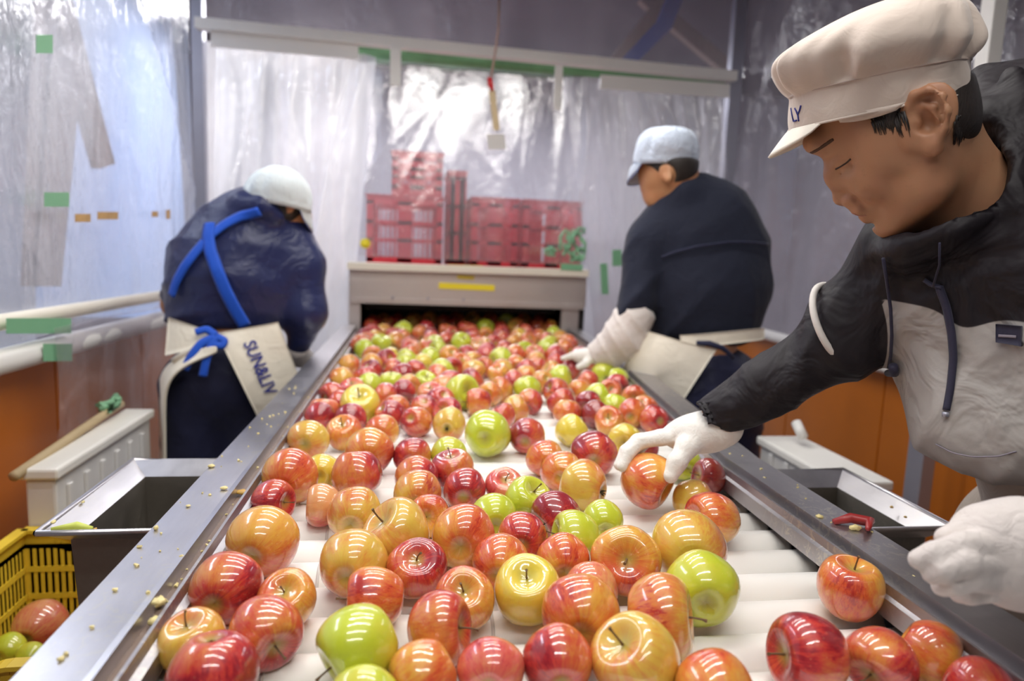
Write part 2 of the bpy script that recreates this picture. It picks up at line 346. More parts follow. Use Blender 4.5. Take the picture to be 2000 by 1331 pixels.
# stickers on the left curtain
def patch(px0, py0, px1, py1, x, mat, label, cat='tape', name='tape_strip', group=None):
    P = [atX(px0, py1, x), atX(px1, py1, x), atX(px1, py0, x), atX(px0, py0, x)]
    sgn = 1 if x < 0 else -1
    b = MB(); vs = [p for p in P]+[p+np.array([sgn*0.0015, 0, 0]) for p in P]
    b.add(vs, [(3, 2, 1, 0), (4, 5, 6, 7)]+[(i, (i+1) % 4, (i+1) % 4+4, i+4) for i in range(4)])
    return tag(b.build(name, mat, None, loc=P[0]), label, cat, group)
patch(70, 68, 102, 104, LX+0.035, M['green_tape'], 'green tape patch high on the left curtain')
patch(86, 376, 134, 404, LX+0.035, M['green_tape'], 'green tape patch halfway up the left curtain')
patch(12, 622, 138, 652, LX+0.052, M['green_tape'], 'long green tape between the two left pipes')
patch(84, 672, 140, 706, LX+0.052, M['green_tape'], 'green tape on the orange panel under the left lower pipe')
for a, bb, l in (((146, 418, 176, 434), 0, 'first'), ((190, 414, 230, 429), 0, 'second'), ((296, 413, 308, 424), 0, 'third'), ((324, 410, 332, 428), 0, 'fourth')):
    patch(*a, LX+0.035, M['rust'], 'small brown tape scrap on the left curtain, %s from the left' % l, 'tape', 'tape_scrap', 'brown tape scraps')
# white box and wooden pole on the left
wb = thing('white_panel_box', (-0.80, 1.9, 0), 'white ribbed metal box standing on the floor before the left orange panels', 'box')
b = MB(); b.box((-0.80, 1.50, 0.0), (-0.74, 2.02, 0.765), 0.006); b.build('box_body', M['white_box'], wb)
b = MB(); b.box((-0.81, 1.49, 0.765), (-0.73, 2.03, 0.79), 0.006); b.build('box_rim', M['white_paint'], wb)
for i in range(6):
    b = MB(); b.box((-0.74, 1.54+i*0.08, 0.05), (-0.732, 1.56+i*0.08, 0.74), 0.002); b.build('rib', M['white_box'], wb)
b = MB(); b.tube([atX(28, 945, -0.80)+[0, 0, .015], (-0.80, 1.9, 0.812), (-0.80, 1.98, 0.815)], 0.011, 10); tag(b.build('wooden_pole', M['pole_wood'], None, True, loc=(-0.8, 1.9, 0.81)), 'thin wooden pole lying on the white box at the left', 'pole')
b = MB()
for k in range(7):
    a = np.array([-0.80, 1.92, 0.83]); rs = np.random.RandomState(k); b.tube([a+rs.uniform(-.03, .03, 3)*[.6, 1.6, .5] for _ in range(4)], 0.008, 6)
tag(b.build('green_twine', M['green_pale'], None, True, loc=(-0.8, 1.92, 0.80)), 'crumpled green scrap on top of the white box', 'scrap')
# box on the right
rb = thing('white_panel_box', (1.05, 1.8, 0), 'grey white ribbed box standing on the floor before the right orange panels', 'box')
b = MB(); b.box((1.0, 1.42, 0.0), (1.12, 1.80, 0.745), 0.006); b.build('box_body', M['white_box'], rb)
b = MB(); b.box((0.99, 1.41, 0.745), (1.13, 1.81, 0.77), 0.006); b.build('box_rim', M['white_paint'], rb)
for i in range(4):
    b = MB(); b.box((0.992, 1.48+i*0.08, 0.05), (1.0, 1.50+i*0.08, 0.74), 0.002); b.build('rib', M['white_box'], rb)
b = MB(); p = atX(1560, 858, 1.06); b.tube([(1.06, p[1]-0.02, 0.80), (1.06, p[1]+0.02, 0.83)], 0.014, 10); b.build('white_knob', M['pipe_white'], rb, True)
# far-right: tarp and wood in the roof
def slab(name, pts, y, th, mat, label, cat):
    P = [atY(px, py, y) for px, py in pts]; n = len(P); b = MB()
    b.add(P+[p+np.array([0, th, 0]) for p in P], [tuple(range(n)), tuple(range(2*n-1, n-1, -1))]+[(i, (i+1) % n, (i+1) % n+n, i+n) for i in range(n)])
    c = np.mean(P, axis=0); return tag(b.build(name, mat, None, loc=c), label, cat)
slab('blue_tarp', [(1215, 115), (1285, 40), (1345, -110), (1375, -110), (1312, 55), (1240, 125)], 3.5, 0.03, M['tarp'], 'blue tarp fold under the roof behind the upper sheet', 'tarp')
slab('roof_beam', [(1180, 130), (1290, -10), (1325, -10), (1215, 130)], 3.9, 0.06, M['stud_wood'], 'brown roof brace behind the upper sheet, leaning right', 'brace')
slab('roof_beam', [(1250, 0), (1290, 0), (1420, 110), (1420, 145)], 3.95, 0.06, M['stud_wood'], 'brown roof brace behind the upper sheet, leaning left', 'brace')
# ------------------------------------------------------------------ conveyor
BZ = 0.88          # top of the rollers
def rx(y):         # inner edge of the right guide (the belt widens towards the sorter)
    return float(np.interp(y, [0, 1.15, 1.4, 1.8, 2.1, 3.2], [0.55, 0.55, 0.588, 0.632, 0.665, 0.70]))
YS = [0.15, 0.5, 0.8, 1.1, 1.25, 1.4, 1.6, 1.8, 2.1, 2.5, 3.02]
conv = thing('roller_conveyor', (0.15, 0.3, 0), 'long white roller conveyor with stainless steel rails carrying the apples', 'conveyor')
lp = [(-0.250, y) for y in YS]; rp = [(rx(y), y) for y in YS]
def sw(name, prof, path, mat, smooth=False):
    b = MB(); b.sweep(prof, path); return b.build(name, mat, conv, smooth)
t = 0.003
sw('side_rail', [(-0.058, .7780), (-0.058, .9230), (-0.056, .9260), (0.0, .9260), (0.0, .9030), (0.003, .9030), (0.003, .9300), (-0.004, .9295), (-0.059, .9295), (-0.0615, .9270), (-0.0615, .7780)], lp, M['steel'])
sw('channel_strip', [(0.003, .9060), (0.0165, .9060), (0.0165, .9130), (0.003, .9130)], lp, M['channel'])
sw('guide_lip', [(0.0165, .9060), (0.0165, .9250), (0.020, .9250), (0.022, .9140), (0.030, .9120), (0.030, .8900), (0.027, .8900), (0.027, .9090), (0.020, .9080)], lp, M['steel_dk'])
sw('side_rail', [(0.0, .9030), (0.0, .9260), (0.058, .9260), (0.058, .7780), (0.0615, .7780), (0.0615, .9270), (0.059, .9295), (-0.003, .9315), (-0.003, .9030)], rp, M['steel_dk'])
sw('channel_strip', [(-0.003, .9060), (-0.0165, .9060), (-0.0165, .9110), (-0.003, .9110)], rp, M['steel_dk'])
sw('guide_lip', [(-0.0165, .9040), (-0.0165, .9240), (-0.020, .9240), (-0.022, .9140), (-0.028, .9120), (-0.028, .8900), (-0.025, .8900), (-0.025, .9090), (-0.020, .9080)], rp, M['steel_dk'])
RR = 0.031; RP = 0.0665; nroll = 0
y = 0.30
while y < 3.05:
    x0, x1 = -0.240, rx(y)+0.0
    b = MB(); r = RR
    xs = [x0, x0+0.002, x0+0.006] + [x0+0.10+0.0*k for k in range(1)] + [x1-0.006, x1-0.002, x1]
    b.tube([(x, y, BZ-RR) for x in (x0, x0+0.0015, x0+0.006, x1-0.006, x1-0.0015, x1)], [r*0.86, r*0.95, r, r, r*0.95, r*0.86], 28)
    ro = b.build('roller', M['roller'], conv, True, loc=((x0+x1)/2, y, BZ-RR)); 
    if y < 1.2:
        for sx in (x0+0.10+0.03*math.sin(y*40), x0+0.33):
            b2 = MB(); b2.tube([(sx-0.002, y, BZ-RR), (sx+0.002, y, BZ-RR)], r+0.0004, 24); b2.build('roller_seam', M['roller_seam'], ro, True)
    y += RP
for s, xx in ((-1, -0.205), (1, None)):
    b = MB(); b.sweep([(-0.014, .76), (-0.014, .92), (-0.009, .92), (-0.009, .76)] if s < 0 else [(0.034, .76), (0.034, .92), (0.039, .92), (0.039, .76)], [(-0.25, yy) for yy in YS] if s < 0 else rp); b.build('chain_guard', M['black'], conv)
b = MB(); b.box((-0.24, 0.15, 0.76), (0.53, 3.02, 0.77)); b.build('drip_tray', M['black'], conv)
for x, yy in ((-0.26, 0.4), (-0.26, 1.7), (0.55, 0.4), (0.60, 1.7)):
    b = MB(); b.box((x-0.025, yy-0.025, 0), (x+0.025, yy+0.025, 0.80), 0.003); b.build('leg', M['grey_metal'], conv)
for yy in (0.4, 1.7):
    b = MB(); b.box((-0.26, yy-0.02, 0.30), (0.60, yy+0.02, 0.34)); b.build('crossbar', M['grey_metal'], conv)
# ------------------------------------------------------------------ sorter housing at the far end
MY = 3.04
mx0, mx1 = -0.285, 0.775; ox0, ox1 = -0.235, 0.665
mc = thing('sorting_machine', (0.24, MY, 0), 'stainless steel sorter housing with a dark opening where the rollers come out', 'machine')
b = MB(); b.box((mx0, MY, 1.03), (mx1, MY+0.02, 1.165), 0.003); b.bar((mx0+.01, MY-0.006, 1.035), (mx1-.01, MY-0.006, 1.03), 0.012, 0.022); b.build('front_panel', M['steel_matte'], mc)
for a, c in ((mx0, ox0), (ox1, mx1-0.03)):
    b = MB(); b.box((a, MY+0.001, 0.0), (c, MY+0.5, 1.03), 0.002); b.build('side_column', M['steel_matte'], mc)
b = MB(); b.box((mx1-0.025, MY+0.02, 0.0), (mx1, MY+0.5, 1.16)); b.build('side_seal', M['black'], mc)
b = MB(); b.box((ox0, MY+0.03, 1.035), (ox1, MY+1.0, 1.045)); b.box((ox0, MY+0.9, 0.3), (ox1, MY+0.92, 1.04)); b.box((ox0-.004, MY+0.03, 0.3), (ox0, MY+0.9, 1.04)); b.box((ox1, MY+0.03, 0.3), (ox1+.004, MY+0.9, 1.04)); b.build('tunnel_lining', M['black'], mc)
b = MB(); b.box((mx0, MY+0.02, 1.14), (mx1, MY+1.3, 1.165)); b.build('top_deck', M['steel_matte'], mc)
b = MB(); b.box((mx0-.005, MY-0.03, 1.168), (mx1, MY+0.02, 1.200), 0.003); b.build('top_trim', M['cream'], mc)
for px in (767, 836, 905):
    p = atY(px, 586-(905-px)*0.035, MY-0.013); b = MB(); b.tube([(p[0], MY-0.010, p[2]), (p[0], MY-0.018, p[2])], 0.006, 8); b.build('bolt', M['grey_metal'], mc)
for i, (xa, ya, xb, yb, h, mt, lb) in enumerate(((857, 558, 966, 563, .026, 'tape_yellow', 'bright yellow tape strip, lowest on the sorter panel'), (876, 522, 942, 524, .022, 'tape_dull', 'dull yellow label under the cream trim of the sorter'), (893, 541, 926, 543, .018, 'tape_dull', 'small dull yellow label between the other two on the sorter panel'))):
    p, q = atY(xa, ya, MY-0.002), atY(xb, yb, MY-0.002); b = MB(); b.bar(p, q, 0.004, h)
    tag(b.build('yellow_label', M[mt], None, loc=(p+q)/2), lb, 'tape')
# feed section inside the opening: dark flap strips
fl = thing('rubber_flap', ((ox0+ox1)/2, MY+0.12, 1.02), 'black rubber flap hanging inside the sorter opening', 'flap')
b = MB(); b.box((ox0+.01, MY+0.12, 0.985), (ox1-.01, MY+0.125, 1.033)); b.build('flap', M['black'], fl)
# red crates on the deck behind the clear curtain
def crate(name, x0, x1, y0, y1, z0, z1, mat, label, group=None, slots=6, rows=3, rimdip=0.0, parts=True, cat='crate', th=0.006):
    x0 += .012; x1 -= .012; t = thing(name, ((x0+x1)/2, (y0+y1)/2, z0), label, cat, group)
    def wall(p0, p1, nm):
        p0 = np.array(p0, float); p1 = np.array(p1, float); L = np.linalg.norm(p1-p0); d = (p1-p0)/L; H = z1-z0
        b = MB(); hs = 0.012
        def bx(s0, s1, a, c, th_=th): b.bar(p0+d*s0+[0, 0, (a+c)/2], p0+d*s1+[0, 0, (a+c)/2], th_, c-a)
        bx(0, L, 0, 0.05); bx(0, L, H-0.045, H); bx(0, L, H-0.006, H, 0.022)
        bx(0, 0.03, 0.03, H-0.03); bx(L-0.03, L, 0.03, H-0.03); bx(L/2-0.035, L/2+0.035, 0.03, H-0.03)
        for r in range(1, rows): zz = 0.05+(H-0.095)*r/rows; bx(0, L, zz-0.008, zz+0.008)
        n = int(L/0.022)
        for k in range(1, n): bx(k*L/n-0.004, k*L/n+0.004, 0.03, H-0.03, th*0.7)
        b.build(nm, mat, t)
    wall((x0, y0, z0), (x1, y0, z0), 'side_wall'); wall((x1, y0, z0), (x1, y1, z0), 'side_wall'); wall((x1, y1, z0), (x0, y1, z0), 'side_wall'); wall((x0, y1, z0), (x0, y0, z0), 'side_wall')
    b = MB(); b.box((x0, y0, z0), (x1, y1, z0+0.008)); b.build('bottom', mat, t)
    return t
CYc = 3.42; dk = 1.166
def cx(px): return float(atY(px, 450, CYc)[0])
def cz(px, py): return float(atY(px, py, CYc)[2])
crate('plastic_crate', cx(712), cx(868), CYc, CYc+0.5, dk, cz(790, 382), M['red_crate'], 'red plastic crate at the left behind the clear curtain, lower of two stacked', 'red crates behind the clear curtain')
zt = cz(790, 382)
# the upper crate stands on its side, hollow towards us
crate('plastic_crate', cx(760), cx(866), CYc+0.02, CYc+0.5, zt+0.002, cz(810, 295), M['red_crate'], 'red plastic crate on top of the left stack behind the clear curtain', 'red crates behind the clear curtain')
crate('plastic_crate', cx(872), cx(915), CYc+0.08, CYc+0.55, dk, cz(890, 330), M['red_crate'], 'narrow looking dark red crate between the left stack and the right crates', 'red crates behind the clear curtain')
crate('plastic_crate', cx(918), cx(1015), CYc, CYc+0.5, dk, cz(960, 386), M['red_crate'], 'red plastic crate just right of the middle behind the clear curtain', 'red crates behind the clear curtain')
crate('plastic_crate', cx(1018), cx(1140), CYc, CYc+0.5, dk, cz(1080, 392), M['red_crate'], 'red plastic crate at the far right behind the clear curtain, beside the green twine', 'red crates behind the clear curtain')
# green twine at the right end of the trim
def clump(name, px, py, y, n, rad, mat, label, seed, r=0.007):
    rs = np.random.RandomState(seed); c = atY(px, py, y); b = MB()
    for k in range(n):
        p = c+rs.uniform(-1, 1, 3)*rad; pts = [p]
        for j in range(5): p = p+rs.uniform(-1, 1, 3)*np.array(rad)*0.5; p = c+np.clip(p-c, -np.array(rad), np.array(rad)); pts.append(p)
        b.tube(pts, r, 6)
    return tag(b.build(name, mat, None, True, loc=c-np.array([0, 0, rad[2]])), label, 'twine')
clump('green_twine', 1118, 478, BY-0.05, 16, (0.055, 0.02, 0.075), M['green_pale'], 'bunch of pale green twine at the right end of the cream trim', 31)
clump('green_twine', 1075, 492, BY-0.04, 8, (0.025, 0.015, 0.022), M['green_pale'], 'small pale green knot left of the bunch of twine on the cream trim', 32, 0.006)
p, q = atY(1095, 521, MY-0.033), atY(1138, 523, MY-0.033); b = MB(); b.bar(p, q, 0.003, 0.028); tag(b.build('tape_strip', M['green_tape'], None, loc=p), 'green tape around the right end of the cream trim', 'tape')
p = atY(713, 476, BY+0.03); b = MB(); b.tube([p, p+np.array([0, .012, 0])], 0.022, 16); tag(b.build('yellow_disc', M['tape_yellow'], None, True, loc=p), 'round yellow sticker low at the left of the clear curtain', 'sticker')
def bpatch(px0, py0, px1, py1, y, mat, label, slant=0):
    P = [atY(px0+slant, py1, y), atY(px1+slant, py1, y), atY(px1, py0, y), atY(px0, py0, y)]
    b = MB(); b.add(P+[p+np.array([0, .002, 0]) for p in P], [(3, 2, 1, 0), (4, 5, 6, 7)]+[(i, (i+1) % 4, (i+1) % 4+4, i+4) for i in range(4)])
    return tag(b.build('tape_strip', mat, None, loc=P[0]), label, 'tape')
bpatch(1172, 515, 1186, 575, BY-0.06, M['green_tape'], 'narrow green tape strip on the curtain right of the sorter', 3)
bpatch(1196, 488, 1214, 520, BY-0.06, M['green_tape'], 'green tape scrap on the curtain beside the navy sleeve')
# pull cord in front of the beam
CYY = 2.75
cdn = thing('pull_cord', atY(965, 60, CYY), 'thin brown cord hanging before the beam with red tie and wooden tag', 'cord')
b = MB(); b.tube([atY(977, -60, CYY), atY(973, 60, CYY), atY(966, 110, CYY), atY(958, 158, CYY)], 0.0045, 8); b.build('cord', M['cord'], cdn, True)
b = MB(); b.tube([atY(956, 152, CYY), atY(958, 165, CYY), atY(962, 178, CYY)], [0.009, 0.012, 0.006], 8); b.build('tie', M['red_plastic'], cdn, True)
b = MB(); p, q = atY(961, 178, CYY), atY(970, 255, CYY); b.bar(p, q, 0.024, 0.006, (0, 1, 0)); b.build('wooden_tag', M['pole_wood'], cdn)
bpatch(950, 262, 985, 292, BY+0.02, M['white_paint'], 'white sticker on the clear curtain under the pull cord', 4)
# ------------------------------------------------------------------ steel scrap bins beside the rails
def hopper(xo0, xo1, yo0, yo1, xi0, xi1, yi0, yi1, zr, zi, zb, label, mat):
    t = thing('scrap_bin', ((xo0+xo1)/2, (yo0+yo1)/2, zb), label, 'bin')
    O = [(xo0, yo0), (xo1, yo0), (xo1, yo1), (xo0, yo1)]; I = [(xi0, yi0), (xi1, yi0), (xi1, yi1), (xi0, yi1)]
    b = MB(); vs = [(x, y, zr) for x, y in O]+[(x, y, zi) for x, y in I]+[(x, y, zr-0.004) for x, y in O]+[(x, y, zi-0.004) for x, y in I]
    fs = []
    for i in range(4):
        j = (i+1) % 4; fs += [(i, j, j+4, i+4), (i+8, i+12, j+12, j+8), (i, i+8, j+8, j), (i+4, j+4, j+12, i+12)]
    b.add(vs, fs); b.build('flange', mat, t)
    b = MB(); b.tube([(x, y, zr-0.002) for x, y in O+[O[0]]], 0.0045, 8, cap=False); b.build('rolled_edge', mat, t, True)
    b = MB(); k = 0.003
    vs = [(x, y, zi) for x, y in I]+[(x+(0.012 if x == xi0 else -0.012), y+(0.015 if y == yi0 else -0.015), zb) for x, y in I]
    vs += [(x+(-k if x == xi0 else k), y+(-k if y == yi0 else k), zi) for x, y in I]+[(x+(0.009 if x == xi0 else -0.009), y+(0.012 if y == yi0 else -0.012), zb-k) for x, y in I]
    fs = [(4, 5, 6, 7), (15, 14, 13, 12)]
    for i in range(4):
        j = (i+1) % 4; fs += [(j, i, i+4, j+4), (i+8, j+8, j+12, i+12), (i, j, j+8, i+8)]
    b.add(vs, fs); b.build('bin_body', M['bin_in'], t)
    for x, y in ((xi0+.02, yi0+.02), (xi1-.02, yi0+.02), (xi1-.02, yi1-.02), (xi0+.02, yi1-.02)):
        b = MB(); b.box((x-.01, y-.01, 0), (x+.01, y+.01, zb-k)); b.build('leg', M['grey_metal'], t)
    return t
M['bin_in'] = steel('stained_steel', (0.30, 0.27, 0.23), 0.5, 0.4)
hopper(-0.493, -0.318, 0.944, 1.262, -0.460, -0.323, 0.972, 1.226, 0.883, 0.862, 0.55, 'steel scrap bin left of the conveyor with a sloping rim and pulp stains', M['steel'])
hopper(0.618, 0.828, 0.895, 1.175, 0.623, 0.795, 0.920, 1.140, 0.883, 0.858, 0.55, 'steel scrap bin right of the conveyor, before the reaching worker', M['steel'])
# scraps of apple
def blob(name, c, r, mat, label, group=None, seed=0, flat=0.5, n=4):
    rs = np.random.RandomState(seed); bm = bmesh.new()
    for k in range(n):
        bb = bmesh.new(); bmesh.ops.create_icosphere(bb, subdivisions=2, radius=1)
        o = rs.uniform(-1, 1, 3)*r*[.9, .9, .25]; s = rs.uniform(.4, .8, 3)*r
        for v in bb.verts:
            w = 1+0.25*math.sin(v.co.x*5+k)*math.cos(v.co.y*6+v.co.z*4); v.co = Vector((v.co.x*s[0]*w+o[0], v.co.y*s[1]*w+o[1], abs(flat)*(v.co.z*s[2]*w)+o[2]*0.3+r*flat*.5))
        me = bpy.data.meshes.new('x'); bb.to_mesh(me); bm.from_mesh(me); bpy.data.meshes.remove(me); bb.free()
    o = mesh_obj(name, [np.array(v.co)+c for v in bm.verts], [tuple(v.index for v in f.verts) for f in bm.faces], mat, None, True, loc=c); bm.free()
    return tag(o, label, 'scrap', group)
g = 'apple pulp scraps on the left rail'
for i, (px, py, z, r, mt, lb) in enumerate([
    (305, 1195, .915, .018, 'mush', 'large lump of pale apple pulp in the left rail groove near the front'), (283, 1218, .915, .013, 'mush', 'pulp bit just in front of the large lump in the left groove'), (320, 1183, .928, .009, 'mush', 'small pulp bit behind the large lump in the left groove'),
    (452, 974, .914, .015, 'mush_dk', 'brownish apple scrap in the left groove beside the scrap bin'), (430, 1001, .914, .012, 'mush_dk', 'small brown scrap in the left groove before the brownish one'), (434, 953, .930, .008, 'mush', 'pale scrap on the inner edge of the left rail beside the bin'),
    (421, 910, .930, .008, 'mush', 'pale crumb on the left rail level with the back of the bin'), (359, 1091, .928, .005, 'mush', 'tiny pulp crumb in the left groove halfway'), (365, 989, .930, .004, 'mush', 'tiny crumb on the left rail beside the dark spot'),
    (302, 1037, .930, .007, 'mush', 'pale crumb on the outer edge of the left rail by the near bin rim'), (262, 1040, .872, .008, 'mush_dk', 'brown crumb on the near rim of the left scrap bin'), (190, 1036, .874, .006, 'mush_dk', 'orange crumb on the near rim of the left scrap bin'),
    (108, 1022, .885, .007, 'mush', 'pale crumb in the outer corner of the left bin rim'), (160, 983, .880, .005, 'mush', 'pale crumb on the outer rim of the left bin'),
    (1615, 1015, .930, .011, 'mush', 'chunk of white apple flesh on the right rail beside the peel, farther one'), (1675, 1042, .930, .012, 'mush', 'chunk of white apple flesh on the right rail beside the peel, nearer one'), (1565, 1008, .913, .006, 'mush_dk', 'brown crumb in the right rail groove'),
    (1462, 930, .913, .007, 'mush_dk', 'brown crumb in the right rail groove behind the others'), (1745, 995, .875, .006, 'mush_dk', 'small crumb on the outer rim of the right bin'), (1765, 1013, .875, .005, 'mush_dk', 'second small crumb on the outer rim of the right bin'),
    (1650, 962, .845, .006, 'mush_dk', 'crumb in the far corner of the right bin rim')]):
    blob('apple_scrap', atZ(px, py, z), r, M[mt], lb, None, i+5)
bm_ = MB(); rs = np.random.RandomState(77)
for k in range(110):
    if k < 70: yy = rs.uniform(.5, 1.7); xx = -0.25+rs.choice([rs.uniform(-.056, -.004), rs.uniform(.004, .016)]); zz = .930 if xx < -.254 else .914
    else: yy = rs.uniform(.5, 1.5); xx = rx(yy)+rs.choice([rs.uniform(.004, .056), rs.uniform(-.016, -.004)]); zz = .930 if xx > rx(yy)+.003 else .912
    q = np.array([xx, yy, zz]); r_ = rs.uniform(.0008, .0026); bm_.tube([q, q+[rs.uniform(-r_, r_)*2, rs.uniform(-r_, r_)*2, r_*.8]], [r_, r_*.5], 5)
o_ = bm_.build('pulp_crumbs', M['mush'], None); tag(o_, 'tiny pale pulp crumbs scattered along both steel rails', 'crumbs', kind='stuff')
p0, p1 = atZ(1628, 1020, .934), atZ(1700, 1020, .938); b = MB(); pts = [p0, (p0+p1)/2+[0, .004, .004], p1, atZ(1695, 1034, .940)]
b.tube(pts, [.004, .007, .007, .003], 8); tag(b.build('apple_peel', M['peel'], None, True, loc=p0), 'curl of dark red apple peel on the right rail', 'peel')
# green leaf-like slice in the near corner of left bin
b = MB(); b.tube([atZ(100, 1035, .885), atZ(150, 1029, .886), atZ(180, 1033, .884)], [.003, .007, .003], 8); tag(b.build('apple_slice', plain('apple_slice', (0.62, 0.68, 0.12), 0.4), None, True, loc=atZ(130, 1032, .885)), 'yellow green apple slice lying in the near corner of the left bin rim', 'apple slice')
# ------------------------------------------------------------------ yellow crate at the lower left
YC = dict(x0=-0.80, x1=-0.505, y0=1.0, y1=1.485, z0=0.36, z1=0.66)
st = thing('crate_stand', (-0.65, 1.24, 0), 'low grey stand under the yellow crate, hidden below the frame', 'stand')
b = MB(); b.box((-0.81, 0.99, 0.32), (-0.50, 1.49, 0.355)); b.build('shelf', M['grey_metal'], st)
for x, yy in ((-.78, 1.02), (-.53, 1.02), (-.78, 1.46), (-.53, 1.46)):
    b = MB(); b.box((x-.015, yy-.015, 0), (x+.015, yy+.015, .32)); b.build('leg', M['grey_metal'], st)
yc = thing('yellow_crate', (-0.65, 1.24, 0.36), 'yellow slotted plastic crate left of the conveyor holding a few apples', 'crate')
def ywall(p0, p1, nm, dip=0.02):
    p0 = np.array(p0, float); p1 = np.array(p1, float); L = np.linalg.norm(p1-p0); d = (p1-p0)/L; H = YC['z1']-YC['z0']; b = MB()
    def bx(s0, s1, a, c, th=0.004): b.bar(p0+d*s0+[0, 0, (a+c)/2], p0+d*s1+[0, 0, (a+c)/2], th, c-a)
    n = 24; fr = []
    for k in range(n):
        s0, s1 = k*L/n, (k+1)*L/n; f = lambda s: H-0.0-dip*math.exp(-((s/L-0.5)/0.2)**4)
        a, c = f(s0), f(s1)
        b.bar(p0+d*s0+[0, 0, a-0.02], p0+d*s1+[0, 0, c-0.02], 0.004, 0.04); b.bar(p0+d*s0+[0, 0, a], p0+d*s1+[0, 0, c], 0.024, 0.007)
    bx(0, 0.10, 0.0, H-0.03); bx(L-0.10, L, 0.0, H-0.03); bx(L/2-0.03, L/2+0.03, 0, H-0.03); bx(0, L, 0, 0.03)
    for zz in (0.085, 0.155, 0.215): bx(0, L, zz-0.006, zz+0.006, 0.008)
    m_ = int(L/0.013)
    for k in range(1, m_): bx(k*L/m_-0.0028, k*L/m_+0.0028, 0.02, H-0.03)
    b.build(nm, M['yellow_crate'], yc)
c4 = [np.array(p) for p in ((-.80, 1.0, .36), (-.505, 1.0, .36), (-.505, 1.485, .36), (-.80, 1.485, .36))]
for i in range(4): ywall(c4[i], c4[(i+1) % 4], 'side_wall')
b = MB(); b.add([p+[0, 0, dz] for dz in (-.003, .003) for p in c4], [(3, 2, 1, 0), (4, 5, 6, 7)]+[(i, (i+1) % 4, (i+1) % 4+4, i+4) for i in range(4)]); b.build('bottom', M['yellow_crate'], yc)
# ------------------------------------------------------------------ apples
def apple_mat(name, ground, blush, cover, streak=1.0, dark=(0.30, 0.012, 0.02)):
    m, nt, b, o = newmat(name)
    tc = nt.nodes.new('ShaderNodeTexCoord'); oi = nt.nodes.new('ShaderNodeObjectInfo')
    sep = nt.nodes.new('ShaderNodeSeparateXYZ'); nt.links.new(tc.outputs['Object'], sep.inputs[0])
    def mth(op, a, c=None):
        n = nt.nodes.new('ShaderNodeMath'); n.operation = op
        for i, v in enumerate((a, c)):
            if v is None: continue
            if isinstance(v, (int, float)): n.inputs[i].default_value = v
            else: nt.links.new(v, n.inputs[i])
        return n.outputs[0]
    # direction round the stem axis, radius independent -> streaks run from stem to base
    r2 = mth('SQRT', mth('ADD', mth('ADD', mth('MULTIPLY', sep.outputs[0], sep.outputs[0]), mth('MULTIPLY', sep.outputs[1], sep.outputs[1])), 1e-6))
    ux = mth('DIVIDE', sep.outputs[0], r2); uy = mth('DIVIDE', sep.outputs[1], r2)
    rnd = mth('MULTIPLY', oi.outputs['Random'], 37.0)
    cb = nt.nodes.new('ShaderNodeCombineXYZ'); nt.links.new(ux, cb.inputs[0]); nt.links.new(uy, cb.inputs[1]); nt.links.new(mth('ADD', mth('MULTIPLY', sep.outputs[2], 9.0), rnd), cb.inputs[2])
    st = noise(nt, cb.outputs[0], 7.5, 5, 0.68, 0.25)
    st2 = noise(nt, cb.outputs[0], 24, 3, 0.6, 0.2)
    cb2 = nt.nodes.new('ShaderNodeCombineXYZ'); nt.links.new(mth('MULTIPLY', sep.outputs[0], 14.0), cb2.inputs[0]); nt.links.new(mth('MULTIPLY', sep.outputs[1], 14.0), cb2.inputs[1]); nt.links.new(mth('ADD', mth('MULTIPLY', sep.outputs[2], 14.0), rnd), cb2.inputs[2])
    lo = noise(nt, cb2.outputs[0], 1.3, 2, 0.5)
    sun = mth('MULTIPLY', sep.outputs[0], 6.5)            # one cheek is always redder
    v = mth('ADD', mth('ADD', mth('MULTIPLY', mth('ADD', st, -0.5), 1.1*streak), mth('MULTIPLY', mth('ADD', lo, -0.5), 1.6)), sun)
    v = mth('ADD', v, mth('MULTIPLY', mth('ADD', st2, -0.5), 0.5*streak)); v = mth('ADD', v, cover)
    c = ramp(nt, v, [(0.0, ground), (0.30, tuple(g*0.75+q*0.25 for g, q in zip(ground, blush))), (0.55, tuple(g*0.3+q*0.7 for g, q in zip(ground, blush))), (0.80, blush), (1.0, dark)])
    # russet / green in the hollow of the stem
    hol = mth('SUBTRACT', 1.0, mth('MULTIPLY', r2, 70.0)); nh = nt.nodes.new('ShaderNodeMath'); nh.operation = 'MULTIPLY'; nh.use_clamp = True; nt.links.new(hol, nh.inputs[0]); nh.inputs[1].default_value = 1.3
    c = mixc(nt, mth('MULTIPLY', nh.outputs[0], 0.75), c, (0.42, 0.36, 0.07))
    # lenticels
    vo = nt.nodes.new('ShaderNodeTexVoronoi'); vo.inputs['Scale'].default_value = 230; nt.links.new(tc.outputs['Object'], vo.inputs['Vector'])
    le = ramp(nt, vo.outputs['Distance'], [(0.0, 0.55), (0.16, 0.0)])
    c = mixc(nt, le, c, (0.80, 0.62, 0.30))
    nt.links.new(c, b.inputs['Base Color']); b.inputs['Roughness'].default_value = 0.33; b.inputs['Coat Weight'].default_value = 1.0; b.inputs['Coat Roughness'].default_value = 0.07; b.inputs['Coat IOR'].default_value = 1.6
    b.inputs['Subsurface Weight'].default_value = 0.0; b.inputs['Specular IOR Level'].default_value = 0.5
    bump(nt, b, noise(nt, tc.outputs['Object'], 45, 3, 0.5), 0.10, 0.004)
    cn = b.inputs['Normal'].links[0].from_socket; nt.links.new(cn, b.inputs['Coat Normal'])
    return m
